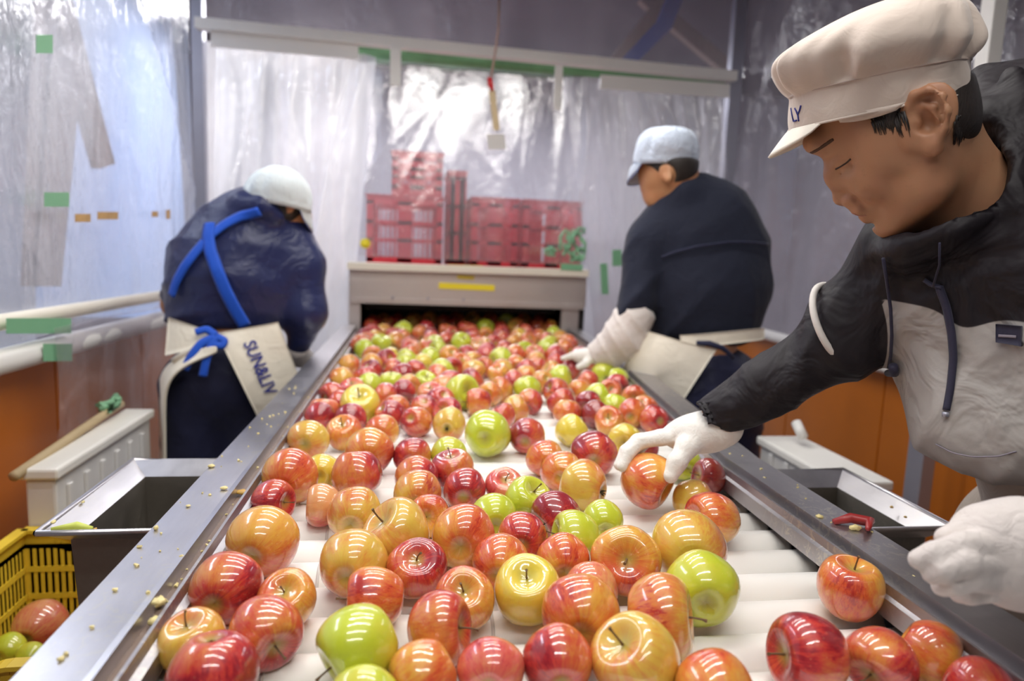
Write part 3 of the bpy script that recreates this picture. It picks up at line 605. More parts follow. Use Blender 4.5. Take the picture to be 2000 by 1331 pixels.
AM = {
 'R': apple_mat('apple_red', (0.72, 0.30, 0.055), (0.56, 0.036, 0.032), 0.74, dark=(0.30, 0.012, 0.022)),
 'P': apple_mat('apple_pinkish', (0.76, 0.36, 0.13), (0.66, 0.085, 0.075), 0.56, dark=(0.42, 0.02, 0.035)),
 'O': apple_mat('apple_orange_red', (0.78, 0.42, 0.06), (0.66, 0.095, 0.030), 0.50, dark=(0.42, 0.025, 0.02)),
 'K': apple_mat('apple_blushed', (0.74, 0.50, 0.07), (0.66, 0.17, 0.045), 0.40, dark=(0.45, 0.03, 0.03)),
 'Y': apple_mat('apple_yellow', (0.76, 0.60, 0.055), (0.72, 0.42, 0.06), 0.12, 0.6, dark=(0.60, 0.15, 0.04)),
 'G': apple_mat('apple_green', (0.55, 0.62, 0.035), (0.66, 0.60, 0.06), 0.10, 0.6, dark=(0.60, 0.35, 0.06)),
 'D': apple_mat('apple_dark_red', (0.40, 0.08, 0.03), (0.27, 0.012, 0.015), 0.85, dark=(0.15, 0.006, 0.01)),
}
M['stem'] = plain('apple_stem', (0.16, 0.09, 0.04), 0.7, var=0.3, nscale=60)
M['calyx'] = plain('apple_calyx', (0.07, 0.05, 0.02), 0.9, var=0.3, nscale=60)
def apple_mesh(k, mat, squash, lean, lobes, nphi=26, nth=32):
    vs = []; rs = np.random.RandomState(100+k); ph0 = rs.uniform(0, 6.28)
    for i in range(nphi+1):
        phi = math.pi*i/nphi
        for j in range(nth):
            th = 2*math.pi*j/nth
            rr = math.sin(phi)**0.92*(1+0.10*math.cos(phi)) if 0 < i < nphi else 0.0
            z = squash*(math.cos(phi)) - 0.40*math.exp(-(phi/0.42)**2)*squash + 0.25*math.exp(-((math.pi-phi)/0.34)**2)*squash
            lb = 1+lobes*math.cos(5*th+ph0)*(0.4+0.6*(phi/math.pi)**2)+0.02*math.sin(2*th+ph0)+0.015*math.sin(3*th+2*phi)
            vs.append((rr*lb*math.cos(th)+lean*z*0.5, rr*lb*math.sin(th), z*(1+0.03*math.cos(th-ph0))))
    fs = []
    for i in range(nphi):
        for j in range(nth):
            a, b_, c, d = i*nth+j, i*nth+(j+1) % nth, (i+1)*nth+(j+1) % nth, (i+1)*nth+j
            if i == 0: fs.append((a, d, c))
            elif i == nphi-1: fs.append((a, d, b_))
            else: fs.append((a, d, c, b_))
    v = np.array(vs); v *= 1.0/np.max(np.linalg.norm(v[:, :2], axis=1))
    return v, fs
SH = [(.95, 0, .02), (1.0, .05, .025), (.90, -.04, .02), (.96, .08, .035), (1.04, .0, .02), (.93, -.10, .03)]
amesh = {}
def get_apple_mesh(col, k):
    if (col, k) not in amesh:
        sq, ln, lb = SH[k]; v, fs = apple_mesh(k, None, sq, ln, lb); v = v*0.042
        me = bpy.data.meshes.new('apple'); me.from_pydata(v.tolist(), [], fs); me.validate(); me.polygons.foreach_set('use_smooth', [True]*len(me.polygons)); me.materials.append(AM[col]); me.update()
        amesh[(col, k)] = me
    return amesh[(col, k)]
def stem_mesh(k):
    b = MB(); rs = np.random.RandomState(k); h = rs.uniform(0.016, 0.024); bx = rs.uniform(-.006, .006); by = rs.uniform(-.006, .006)
    b.tube([(0, 0, 0), (bx*.2, by*.2, h*.4), (bx*.6, by*.6, h*.8), (bx, by, h)], [.0014, .0010, .0010, .0018], 7)
    me = bpy.data.meshes.new('stem'); me.from_pydata(b.v, [], b.f); me.validate(); me.materials.append(M['stem']); me.update(); return me
STM = [stem_mesh(k) for k in range(4)]
def calyx_mesh():
    b = MB()
    for k in range(5):
        a = k*1.2566; c, s = math.cos(a), math.sin(a); b.tube([(0.001*c, 0.001*s, 0), (0.0035*c, 0.0035*s, -0.003), (0.0045*c, .0045*s, -0.007)], [.0016, .0014, .0004], 5)
    me = bpy.data.meshes.new('calyx'); me.from_pydata(b.v, [], b.f); me.validate(); me.materials.append(M['calyx']); me.update(); return me
CALM = calyx_mesh()
fwd = CM @ np.array([0, 0, -1.0]); camr = CM @ np.array([1.0, 0, 0]); camu = CM @ np.array([0, 1.0, 0])
DIRS = {'u': (0, 1, .35), 'l': (-1, .1, .2), 'r': (1, .1, .2), 'f': (0, .25, 1), 'b': (0, .2, -1), 'd': (0, -1, .1), 'ul': (-.6, .8, .5), 'ur': (.6, .8, .5), 'dl': (-.8, -.4, .5), 'dr': (.8, -.4, .6),
        'cf': (0, .1, -1), 'cr': (-1, .3, -.7), 'cu': (0, -1, -.5), 'uf': (0, .75, .7)}
def add_apple(name, c, r, col, d, label, k=None, stem=True, red=None, group=None, calyx=False):
    k = random.randrange(6) if k is None else k
    o = bpy.data.objects.new(name, get_apple_mesh(col, k)); COL.objects.link(o)
    o.location = Vector([float(x) for x in c]); s = r/0.042; o.scale = (s, s, s)
    if d in DIRS: a = DIRS[d]; z = camr*a[0]+camu*a[1]-fwd*a[2]
    else:
        z = np.array([random.gauss(0, 1) for _ in range(3)])
    z = z+np.array([random.uniform(-.12, .12) for _ in range(3)])*np.linalg.norm(z); z /= np.linalg.norm(z)
    # the redder cheek (+x) looks up towards the light for most apples
    x = np.array([random.gauss(0, .8), random.gauss(0, .8), random.gauss(0.25, .8)]) if red is None else (camr*red[0]+camu*red[1]-fwd*0.5)
    x = x-z*(x@z); x /= np.linalg.norm(x); y = np.cross(z, x)
    R = Matrix([[x[i], y[i], z[i]] for i in range(3)]); o.rotation_mode = 'QUATERNION'; o.rotation_quaternion = R.to_quaternion()
    tag(o, label, 'apple', group)
    sq = SH[k][0]*0.042
    if stem:
        st_ = bpy.data.objects.new('stem', STM[k % 4]); COL.objects.link(st_); st_.parent = o; st_.location = (SH[k][1]*sq*.5*.6, 0, sq*0.60)
    if calyx:
        st_ = bpy.data.objects.new('calyx', CALM); COL.objects.link(st_); st_.parent = o; st_.location = (-SH[k][1]*sq*.5*.6, 0, -sq*0.74)
    return o
# near apples: px, py, width in px, colour, stem direction, label
NEAR = [
 (428,1298,168,'R','d','big pinkish red apple at the bottom edge, first from the left rail'),
 (367,1256,128,'K','u','red and yellow apple with its stem up, touching the left guide at the front'),
 (498,1236,140,'R','dr','red apple with its stem pointing right, behind the big front left one'),
 (418,1152,138,'R','b','red apple with a yellow shoulder against the left guide'),
 (555,1180,114,'O','uf','orange red apple showing its ringed hollow, right of the red one with yellow shoulder'),
 (512,1060,134,'O','b','large orange yellow apple near the left guide, above the red one with yellow shoulder'),
 (525,975,86,'R','r','small red apple behind the large orange yellow one at the left'),
 (557,937,108,'O','b','big orange red apple at the left guide beside the scrap bin'),
 (597,862,78,'K','b','yellow blushed apple at the left guide behind the big orange red one'),
 (630,987,80,'P','l','pink and yellow apple right of the small red one by the left guide'),
 (697,924,96,'R','d','deep red apple above the pink and yellow one'),
 (692,1005,102,'K','b','golden yellow apple right of the pink and yellow one'),
 (690,1104,130,'K','b','yellow apple with orange blush, left of the wrinkled red apple with stem up'),
 (775,1044,130,'K','ul','large golden apple with its stem at the upper left, in the centre left cluster'),
 (730,1170,120,'O','l','orange red apple with its stem pointing left'),
 (815,1112,112,'R','uf','wrinkled red apple with its stem up and brown marks'),
 (707,1285,166,'G','dl','large yellow green apple at the bottom with its stem at lower left'),
 (860,1230,140,'R','r','glossy dark red striped apple standing at a slant near the bottom'),
 (910,1174,115,'O','uf','striped orange red apple with a short stem, right behind the glossy dark red one'),
 (830,1315,132,'O','dl','orange red apple at the bottom edge right of the large green one'),
 (965,1312,122,'P','b','pale pink yellow apple at the bottom edge, left of the crimson one'),
 (715,1352,120,'G','b','green apple cut by the bottom edge under the large yellow green one'),
 (1093,1292,136,'R','b','crimson apple at the bottom edge in the middle'),
 (1035,1160,128,'Y','uf','bright yellow apple in the middle of the front cluster'),
 (1133,1204,154,'O','b','big orange pink apple right of the bright yellow one'),
 (1158,1152,92,'P','b','pinkish red apple peeking out behind the big orange pink one'),
 (1240,1280,165,'K','ul','pink and yellow apple with its stem at the upper left, at the bottom edge'),
 (1283,1208,158,'K','r','yellow green apple with a red cap, above the pink and yellow one'),
 (1363,1158,146,'G','b','large lime green apple at the right of the front cluster'),
 (1345,1072,140,'K','b','peach and yellow apple behind the large lime green one'),
 (1220,1098,132,'O','f','brownish red apple with its stem hollow facing the front'),
 (1100,1095,102,'O','b','orange striped apple between the bright yellow one and the brownish red one'),
 (907,1052,120,'O','b','red and yellow striped apple right of the large golden one'),
 (975,1100,106,'O','b','orange apple with a yellow left side, behind the bright yellow one'),
 (1020,1052,95,'R','b','dark pink red apple below the two green ones'),
 (966,1010,85,'G','b','green apple left of the other green one in the centre row'),
 (1032,980,86,'G','ur','upright green apple in the centre row, right of its green neighbour'),
 (1085,1005,96,'R','dl','dark red apple right behind the pair of green ones'),
 (1122,1050,102,'G','l','green apple in front of the dark red one at the centre right'),
 (1175,1020,70,'G','b','small lime green apple right of the centre'),
 (838,1007,78,'O','f','small orange red apple with its stem towards the front, behind the large golden one'),
 (815,967,90,'K','b','peach coloured apple behind the large golden one'),
 (907,957,78,'R','b','round red apple left of the one with a green hollow'),
 (985,952,72,'P','uf','pinkish apple showing its green stem hollow'),
 (1140,950,96,'K','cr','yellow pink apple showing its dark calyx at the right'),
 (1096,922,76,'O','b','orange red apple left behind the yellow pink one with the calyx'),
 (1065,897,70,'O','b','orange yellow apple farther left behind the yellow pink one with the calyx'),
 (1160,888,86,'R','b','glossy orange red apple left of the reaching glove'),
 (813,934,80,'R','b','crimson apple behind the peach coloured one'),
 (884,917,80,'R','u','red apple between the crimson one and the round red one'),
 (871,890,68,'G','b','small green apple behind the red one in the centre left'),
 (805,892,70,'R','b','red apple left of the small green one in the centre left'),
 (727,884,90,'O','b','orange pink apple above the deep red one'),
 (745,844,64,'O','b','round orange apple farther back behind the orange pink one'),
 (672,847,66,'O','uf','orange red apple with its hollow up, right of the yellow blushed one'),
 (628,922,54,'Y','b','small bright yellow apple wedged behind the big orange red one'),
 (1345,978,78,'K','b','yellow orange apple right of the held one'),
 (1392,1014,102,'O','l','orange red apple in front of the yellow orange one near the right guide'),
 (1410,932,70,'D','l','dark maroon apple against the right guide'),
 (1338,908,60,'G','b','green yellow apple behind the thumb of the reaching glove'),
 (1665,1148,124,'O','u','tall red and yellow apple alone by the right guide'),
 (1578,1282,166,'R','l','large crimson apple with a scar near the lower right corner'),
 (1727,1292,142,'R','dl','red apple with a dark hollow, right of the large scarred one'),
 (1850,1280,132,'O','dr','orange red apple with bright glints by the right guide at the bottom'),
 (1940,1345,124,'R','b','red apple cut by the lower right corner'),
 (1387,1352,156,'O','b','orange red apple at the bottom edge, right of the middle'),
 (953,848,86,'G','b','big lime green apple alone before the crowd in the middle'),
 (1028,853,68,'R','b','red apple right beside the big lime green one'),
 (877,830,63,'K','cf','dull yellow apple left of the big lime green one'),
]
Z5 = [(195,595,85,'R'),(295,580,80,'R'),(445,570,90,'K'),(395,620,110,'G'),(285,625,90,'K'),(165,645,90,'R'),(525,610,90,'R'),(545,650,90,'R'),(635,620,90,'O'),(665,580,80,'R'),(740,610,90,'R'),(775,650,90,'R'),(855,600,95,'G'),(935,605,80,'R'),(930,655,90,'R'),(850,640,80,'O'),(1020,600,95,'K'),(1075,630,90,'R'),(1040,660,100,'K'),(1160,600,90,'R'),(1215,605,90,'O'),(1230,645,95,'G'),(1150,655,90,'O'),(1010,690,90,'O'),(1200,715,110,'G'),(1310,695,110,'O'),(1090,720,90,'K'),(720,685,115,'G'),(435,710,100,'R'),(350,680,110,'K'),(270,690,110,'G'),(150,700,120,'R'),(510,715,80,'O'),(585,730,110,'G'),(745,755,100,'R'),(650,760,120,'O'),(840,715,110,'K'),(900,690,80,'R'),(935,780,130,'G'),(430,755,100,'O'),(320,770,110,'Y'),(220,760,110,'O'),(400,810,110,'G'),(500,800,110,'Y'),(65,810,110,'O'),(155,805,120,'O'),(235,845,90,'R'),(310,840,110,'R'),(460,850,130,'R'),(605,850,140,'G'),(785,850,130,'K'),(845,830,60,'R'),(1030,820,120,'O'),(1130,790,110,'K'),(1235,760,110,'R'),(1240,800,110,'R'),(1350,810,120,'O'),(1130,830,80,'R'),(1325,840,80,'R'),(925,870,110,'O'),(1080,880,110,'O'),(1270,885,140,'G'),(1420,905,110,'R'),(1510,860,130,'G'),(1600,900,140,'G'),(1380,960,100,'O'),(1545,960,130,'O'),(40,890,120,'O'),(110,890,100,'R'),(225,925,120,'G'),(325,920,100,'G'),(110,960,110,'P'),(420,930,110,'K'),(505,920,90,'G'),(290,985,120,'R'),(395,960,110,'R'),(560,985,130,'P'),(710,965,190,'G'),(775,900,80,'R'),(870,980,90,'O'),(810,1020,150,'O'),(950,960,80,'O'),(1060,945,150,'G'),(1170,910,100,'K'),(1100,1020,140,'R'),(1275,1020,160,'R'),(1460,1035,130,'R'),(1545,1040,80,'G'),(1700,1000,130,'O'),(1690,1090,160,'O'),(1840,1120,130,'R'),(1790,1060,100,'O'),(1540,1130,140,'O'),(1345,1080,110,'O'),(1430,1090,90,'D'),(1020,1065,120,'K'),(940,1110,110,'R'),(160,1050,220,'Y'),(-10,985,110,'R'),(20,1060,120,'R'),(110,1110,120,'R'),(380,1060,110,'R'),(490,1060,110,'R'),(280,1090,120,'R'),(630,1080,110,'R'),(465,1135,150,'R'),(-60,1070,120,'P'),(1330,1185,110,'Y'),(1630,1230,140,'Y'),(1720,1290,110,'R'),(-100,1100,130,'R')]
ap = []
for (px, py, w, col, d, lab) in NEAR: ap.append([px, py, w, col, d, lab])
FAR0 = len(ap)
for (x, y, w, col) in Z5: ap.append([650+x/2.857, 430+y/2.857, w/2.857, col, '?', None])
# extra ones that fill the crowd in the tunnel mouth
rs = np.random.RandomState(5)
for k in range(12): ap.append([712+k*33+rs.uniform(-6, 6), 626+rs.uniform(-4, 4), 32, 'RORKORRKRGOR'[k], '?', 'T'])
P = []; Rr = []
for i_, a in enumerate(ap):
    px, py, w = a[:3]; r = 0.040
    for it in range(3):
        c = atZ(px, py, BZ-0.003+r*0.93); q = ray(px, py); d = (c[2]-CAM[2])/q[2]
        cosb = 1/np.linalg.norm(q)
        r = float(np.clip(0.5*w/F*d/(1/cosb)**0.45*(1.12 if i_ < FAR0 else 1.03), 0.031, 0.056))
    P.append(c); Rr.append(r if len(P) <= FAR0 else max(r*1.06, .035))
rs = np.random.RandomState(21); NF = 0
for _ in range(6000):
    if NF >= 52: break
    yy = rs.uniform(1.62, 3.0); xx = rs.uniform(-.19, rx(yy)-.06); c = np.array([xx, yy, BZ+.036])
    if min(np.linalg.norm((c-p)[:2]) for p in P) > .066:
        P.append(c); Rr.append(.0375); NF += 1
        dd = c-CAM; w_ = CM.T@dd; ap.append([CX+F*w_[0]/-w_[2], CY-F*w_[1]/-w_[2], 0, rs.choice(list('RORKOPRG')), '?', None])
P = np.array(P); Rr = np.array(Rr); P0 = P.copy()
PIN = np.zeros(len(P))
HELD = atD(1262, 940, 1.06)       # the held apple keeps its room
for it in range(160):
    for i in range(len(P)):
        dv = P-P[i]; dist = np.linalg.norm(dv, axis=1); dist[i] = 9
        ov = (Rr+Rr[i])*0.945-dist
        for j in np.where(ov > 0)[0]:
            if j < i: continue
            n = dv[j]/max(dist[j], 1e-6)
            n2 = n.copy(); n2[2] *= 0.25
            if it < 110 and (i >= FAR0 and j >= FAR0):
                n2[2] += 0.25 if P[j][1] > P[i][1] else -0.25
            P[i] -= n2*ov[j]*0.45; P[j] += n2*ov[j]*0.45
    dv = P-HELD; dist = np.linalg.norm(dv, axis=1)
    for j in np.where(dist < Rr+0.043)[0]: P[j][:2] += (dv[j]/dist[j])[:2]*(Rr[j]+0.043-dist[j])*0.5
    P[:, 2] -= 0.0015
    floor_ = BZ-0.003+Rr*0.93
    P[:, 2] = np.maximum(P[:, 2], floor_)
    if it < 120: P += (P0-P)*np.array([0.05, 0.05, 0.02])
    rr = np.array([rx(p[1]) for p in P])
    P[:, 0] = np.clip(P[:, 0], -0.228+Rr*0.93, rr-0.018-Rr*0.93)
    P[:, 1] = np.clip(P[:, 1], 0.3, 3.4)
CN = {'R': 'red', 'P': 'pinkish red', 'O': 'orange red', 'K': 'yellow blushed', 'Y': 'yellow', 'G': 'yellow green', 'D': 'maroon'}
SPEC = {(160,1050): 'large pale yellow apple at the left of the crowd, flattened look', (710,965): 'large yellow green apple in the middle of the crowd', (1510,860): 'lime apple by the right rail, the farther of the touching pair', (1600,900): 'lime apple by the right rail, the nearer of the touching pair', (1270,885): 'yellow green apple with its hollow facing right, below the far glove', (1430,1090): 'dark spoiled red apple with holes in the right half of the crowd',
 (1275,1020): 'tall scarlet apple right of the middle of the crowd', (1100,1020): 'crimson pointed apple in the middle of the crowd', (1060,945): 'broad yellow green apple with a dark hollow behind the crimson pointed one', (1840,1120): 'red apple by the right guide just above the reaching glove', (1690,1090): 'big orange red apple above the reaching glove', (1330,1185): 'small pale yellow apple left of the reaching glove behind the glossy ones', (1630,1230): 'yellow apple peeking out behind the wrist side of the reaching glove'}
cnt = {}
for i, a in enumerate(ap):
    px, py, w, col, d, lab = a; c = P[i]; grp = 'apples on the roller conveyor'
    if i < FAR0:
        red = None
        add_apple('apple', c, Rr[i], col, d, lab, k=4 if lab.startswith('tall') or lab.startswith('round red') else None, stem=d not in ('b', 'cf', 'cr'), group=grp, calyx=d in ('cf', 'cr'), red=red)
    else:
        key = None
        if i-FAR0 < len(Z5): key = Z5[i-FAR0][:2]
        if key in SPEC: lab2 = SPEC[key]
        else:
            band = 'in the sorter mouth' if py < 650 else ('far in the crowd' if py < 700 else ('mid crowd' if py < 760 else 'near in the crowd'))
            t_ = (c[0]+0.19)/(rx(c[1])+0.15); side = ('by the left rail', 'left of the centre', 'at the centre', 'right of the centre', 'by the right rail')[int(np.clip(t_*5, 0, 4))]
            lab2 = '%s apple %s %s' % (CN[col], band, side)
        if px > 1400: continue
        cnt.setdefault(lab2, 0); cnt[lab2] += 1
        o = add_apple('apple', c, Rr[i], col, 'r' if key == (1270, 885) else '?', lab2, stem=Rr[i] > 0 and c[1] < 1.9, group='apples on the roller conveyor')
ORD = ['nearest', 'second nearest', 'third nearest', 'fourth nearest', 'fifth nearest', 'sixth nearest', 'seventh nearest', 'eighth nearest']
byl = {}
for o in COL.objects:
    if o.get('category') == 'apple': byl.setdefault(o['label'], []).append(o)
for l, os_ in byl.items():
    if len(os_) > 1:
        os_.sort(key=lambda o: o.location.y)
        for k, o in enumerate(os_): o['label'] = (ORD[k] if k < 8 else 'farther')+' '+l
# apples in the yellow crate
ca = atZ(78, 1222, 0.555); add_apple('apple', ca, 0.047, 'P', 'b', 'red and yellow apple in the yellow crate', 1, group='apples in the yellow crate')
add_apple('apple', atZ(18, 1268, 0.545), 0.029, 'G', 'b', 'small green apple in the yellow crate, left of the other green one', 2, group='apples in the yellow crate')
add_apple('apple', atZ(60, 1284, 0.54), 0.026, 'G', 'b', 'small green apple in the yellow crate, half hidden by the rail', 3, group='apples in the yellow crate')
for k, (dx, dy) in enumerate([(-0.05, 0.05), (-.14, .03), (.02, -.05), (-.07, -.05), (-.16, -.06), (.0, -.14), (-.09, -.14)]):
    add_apple('apple', [ca[0]+dx, ca[1]+dy, 0.455], 0.044, 'RKOGPKRO'[k], '?', 'apple of the lower layer in the yellow crate, %s one' % ['first', 'second', 'third', 'fourth', 'fifth', 'sixth', 'seventh', 'eighth'][k], group='apples in the yellow crate')
# ------------------------------------------------------------------ implicit modelling for the people
class SDF:
    def __init__(s): s.p = []
    @staticmethod
    def _cap(P, a, b, ra, rb, ax=None, fl=1.0):
        if ax is not None:
            ax = ax/np.linalg.norm(ax); k = 1.0/fl-1.0
            P = P+(P@ax)[..., None]*ax*k; a = a+(a@ax)*ax*k; b = b+(b@ax)*ax*k
        ba = b-a; L = ba@ba+1e-12; t = np.clip(((P-a)@ba)/L, 0, 1)
        return (np.linalg.norm(P-a-t[..., None]*ba, axis=-1)-(ra+(rb-ra)*t))*min(1.0, fl)
    @staticmethod
    def _ell(P, c, R, r):
        q = (P-c)@R.T; k0 = np.linalg.norm(q/r, axis=-1); k1 = np.linalg.norm(q/(r*r), axis=-1)
        return k0*(k0-1)/np.maximum(k1, 1e-9)
    def cap(s, a, b, ra, rb=None, k=0.02, ax=None, fl=1.0, mode='u'):
        a = np.array(a, float); b = np.array(b, float); rb = ra if rb is None else rb; m = max(ra, rb)*max(1, fl)
        s.p.append((lambda P: SDF._cap(P, a, b, ra, rb, ax, fl), np.minimum(a, b)-m, np.maximum(a, b)+m, mode, k)); return s
    def chain(s, pts, rs, k=0.01, ax=None, fl=1.0):
        for i in range(len(pts)-1): s.cap(pts[i], pts[i+1], rs[i], rs[i+1], k, ax, fl)
        return s
    def ell(s, c, r, R=None, k=0.02, mode='u'):
        c = np.array(c, float); R = np.eye(3) if R is None else np.array(R); r = np.array(r, float); m = r.max()
        s.p.append((lambda P: SDF._ell(P, c, R, r), c-m, c+m, mode, k)); return s
    def plane(s, c, n, k=0.01):      # keep the side where (p-c).n < 0
        c = np.array(c, float); n = np.array(n, float)/np.linalg.norm(n)
        s.p.append((lambda P: (P-c)@n, None, None, 'i', k)); return s
    def _comb(s, f, d, mode, k):
        if mode == 'u': h = np.clip(.5+.5*(f-d)/k, 0, 1); return f*(1-h)+d*h-k*h*(1-h)
        if mode == 's': d = -d
        h = np.clip(.5-.5*(f-d)/k, 0, 1); return f*(1-h)+d*h+k*h*(1-h)
    def ev(s, P):
        f = np.full(P.shape[:-1], 1.0)
        for fn, lo, hi, mode, k in s.p: f = s._comb(f, fn(P), mode, k)
        return f
    def mesh(s, h):
        los = [p[1] for p in s.p if p[1] is not None and p[3] == 'u']; his = [p[2] for p in s.p if p[1] is not None and p[3] == 'u']
        lo = np.min(los, axis=0)-3*h; hi = np.max(his, axis=0)+3*h; n = np.ceil((hi-lo)/h).astype(int)+1
        G = np.full(n, 1.0, dtype=np.float64); xs = [lo[i]+h*np.arange(n[i]) for i in range(3)]
        for fn, a, b, mode, k in s.p:
            if a is None: sl = (slice(None),)*3
            else:
                m = k+3*h; i0 = np.maximum(((a-m-lo)/h).astype(int), 0); i1 = np.minimum(((b+m-lo)/h).astype(int)+2, n)
                if np.any(i1 <= i0): continue
                sl = tuple(slice(int(i0[q]), int(i1[q])) for q in range(3))
            P = np.stack(np.meshgrid(xs[0][sl[0]], xs[1][sl[1]], xs[2][sl[2]], indexing='ij'), -1)
            G[sl] = s._comb(G[sl], fn(P), mode, k)
        return nets(G, lo, h)
    def hit(s, px, py, t0=0.3, t1=4.0):
        r = ray(px, py); r = r/np.linalg.norm(r); t = t0
        for _ in range(400):
            d = float(s.ev((CAM+r*t)[None])[0])
            if d < 0.0004: break
            t += max(d*0.7, 0.0005)
            if t > t1: return None, None
        p = CAM+r*t; e = 0.002
        g = np.array([float(s.ev((p+np.eye(3)[i]*e)[None])[0]-s.ev((p-np.eye(3)[i]*e)[None])[0]) for i in range(3)]); g /= np.linalg.norm(g)+1e-9
        return p, g
def nets(G, lo, h):
    ins = G < 0; nx, ny, nz = G.shape
    c = np.zeros((nx-1, ny-1, nz-1), dtype=np.uint8)
    for dx in (0, 1):
        for dy in (0, 1):
            for dz in (0, 1): c += ins[dx:nx-1+dx, dy:ny-1+dy, dz:nz-1+dz]
    act = (c > 0) & (c < 8); idx = np.full(act.shape, -1, dtype=np.int64); A = np.argwhere(act); idx[tuple(A.T)] = np.arange(len(A))
    S_ = np.zeros((len(A), 3)); N_ = np.zeros(len(A))
    cor = [(x, y, z) for x in (0, 1) for y in (0, 1) for z in (0, 1)]
    vals = {q: G[A[:, 0]+q[0], A[:, 1]+q[1], A[:, 2]+q[2]] for q in cor}
    for q in cor:
        for ax in range(3):
            if q[ax] == 1: continue
            w = list(q); w[ax] = 1; w = tuple(w); a, b = vals[q], vals[w]; m = (a < 0) != (b < 0)
            t = np.where(m, a/np.where(m, a-b, 1), 0); pt = np.array(q, float)[None].repeat(len(A), 0); pt[:, ax] += t
            S_[m] += pt[m]; N_[m] += 1
    V = lo+h*(A+S_/N_[:, None])
    Fs = []
    for ax in range(3):
        o1, o2 = (ax+1) % 3, (ax+2) % 3
        a = np.take(ins, range(0, G.shape[ax]-1), axis=ax); b = np.take(ins, range(1, G.shape[ax]), axis=ax)
        E_ = np.argwhere(a != b); ok = (E_[:, o1] > 0) & (E_[:, o2] > 0) & (E_[:, o1] < G.shape[o1]-1) & (E_[:, o2] < G.shape[o2]-1); E_ = E_[ok]
        if len(E_) == 0: continue
        s_in = ins[tuple(E_.T)]
        q = []
        for (u, v) in ((-1, -1), (0, -1), (0, 0), (-1, 0)):
            w = E_.copy(); w[:, o1] += u; w[:, o2] += v; q.append(idx[tuple(w.T)])
        q = np.stack(q, 1); q = np.where(s_in[:, None], q, q[:, ::-1]); Fs.append(q)
    Fa = np.concatenate(Fs); Fa = Fa[(Fa >= 0).all(1)]
    return V, Fa
def vnorm(V, Fq):
    a = V[Fq[:, 2]]-V[Fq[:, 0]]; b = V[Fq[:, 3]]-V[Fq[:, 1]]; n = np.cross(a, b); N = np.zeros_like(V)
    for i in range(4): np.add.at(N, Fq[:, i], n)
    return N/(np.linalg.norm(N, axis=1)[:, None]+1e-12)
def smooth(V, Fq, it=2):
    for _ in range(it):
        A = np.zeros_like(V); c = np.zeros(len(V))
        for i in range(4):
            np.add.at(A, Fq[:, i], V[Fq[:, (i+1) % 4]]+V[Fq[:, (i-1) % 4]]); np.add.at(c, Fq[:, i], 2)
        V = V*0.5+0.5*A/c[:, None]
    return V
def folds(V, N, amp, seed, dirs, freq=14):
    """cloth folds: warped ridges along given directions"""
    rs = np.random.RandomState(seed); D = np.zeros(len(V))
    for d in dirs:
        d = np.array(d, float); d /= np.linalg.norm(d)
        w = np.zeros(len(V))
        for _ in range(3):
            q = rs.uniform(-1, 1, 3)*8; w += np.sin(V@q+rs.uniform(0, 6.28))*0.9
        f = freq*rs.uniform(.8, 1.3); s = np.sin(V@d*f*2+w*1.4)
        msk = 0.5+0.5*np.sin(V@(rs.uniform(-1, 1, 3)*7)+rs.uniform(0, 6.28))
        D += (1-np.abs(s))**2*msk-0.25
    return V+N*(D*amp)[:, None]
def sdf_obj(name, sd, h, mat, parent, sm=2, fold=None, attr=None, loc=None, mi=None):
    V, Fq = sd.mesh(h); V = smooth(V, Fq, sm)
    if fold: V = folds(V, vnorm(V, Fq), *fold)
    at = {k: f(V) for k, f in attr.items()} if attr else None
    return mesh_obj(name, V, Fq, mat, parent, True, loc, mi=mi(V, Fq) if mi else None, attrs=at)
class Frame:
    """local frame of a figure: a plane across the line of sight at the figure, e_x to the right, e_y up, n away"""
    def __init__(s, px, py, d):
        s.O = atD(px, py, d); n = ray(px, py); s.n = n/np.linalg.norm(n); s.x = np.cross(s.n, [0, 0, 1.0]); s.x /= np.linalg.norm(s.x); s.y = np.cross(s.x, s.n)
    def __call__(s, px, py, t=0.0):
        r = ray(px, py); return CAM+r*(((s.O-CAM)@s.n)/(r@s.n))+s.n*t
def dirp(Fr, a, b):   # unit vector of an image direction in the plane of the frame
    v = Fr(*b)-Fr(*a); return v/np.linalg.norm(v)
def ribbon(name, sd, path, w, mat, parent, off=0.002, th=0.002, sub=6, t0=0.3):
    """flat band laid on the surface of sd, path in pixels"""
    P = []; N = []
    pts = np.array(path, float); k = np.linspace(0, len(pts)-1, (len(pts)-1)*sub+1)
    for q in k:
        i = min(int(q), len(pts)-2); f = q-i; c = pts[i]*(1-f)+pts[i+1]*f
        p, n = sd.hit(c[0], c[1], t0)
        if p is not None: P.append(p); N.append(n)
    P = np.array(P); N = np.array(N)
    if len(P) < 3: return None
    for _ in range(2): P[1:-1] = (P[:-2]+P[2:])/4+P[1:-1]/2; N[1:-1] = (N[:-2]+N[2:])/4+N[1:-1]/2
    b = MB(); vs = []; m = len(P)
    for i in range(m):
        t = P[min(i+1, m-1)]-P[max(i-1, 0)]; s_ = np.cross(t, N[i]); s_ /= np.linalg.norm(s_); n = N[i]/np.linalg.norm(N[i])
        c = P[i]+n*off
        vs += [c-s_*w/2, c-s_*w*0.25+n*th*.8, c+n*th, c+s_*w*.25+n*th*.8, c+s_*w/2, c-n*th]
    fs = []
    for i in range(m-1):
        for k_ in range(6): fs.append((i*6+k_, (i+1)*6+k_, (i+1)*6+(k_+1) % 6, i*6+(k_+1) % 6))
    fs += [tuple(range(6)), tuple((m-1)*6+k_ for k_ in range(5, -1, -1))]
    b.add(vs, fs); return b.build(name, mat, parent, True)
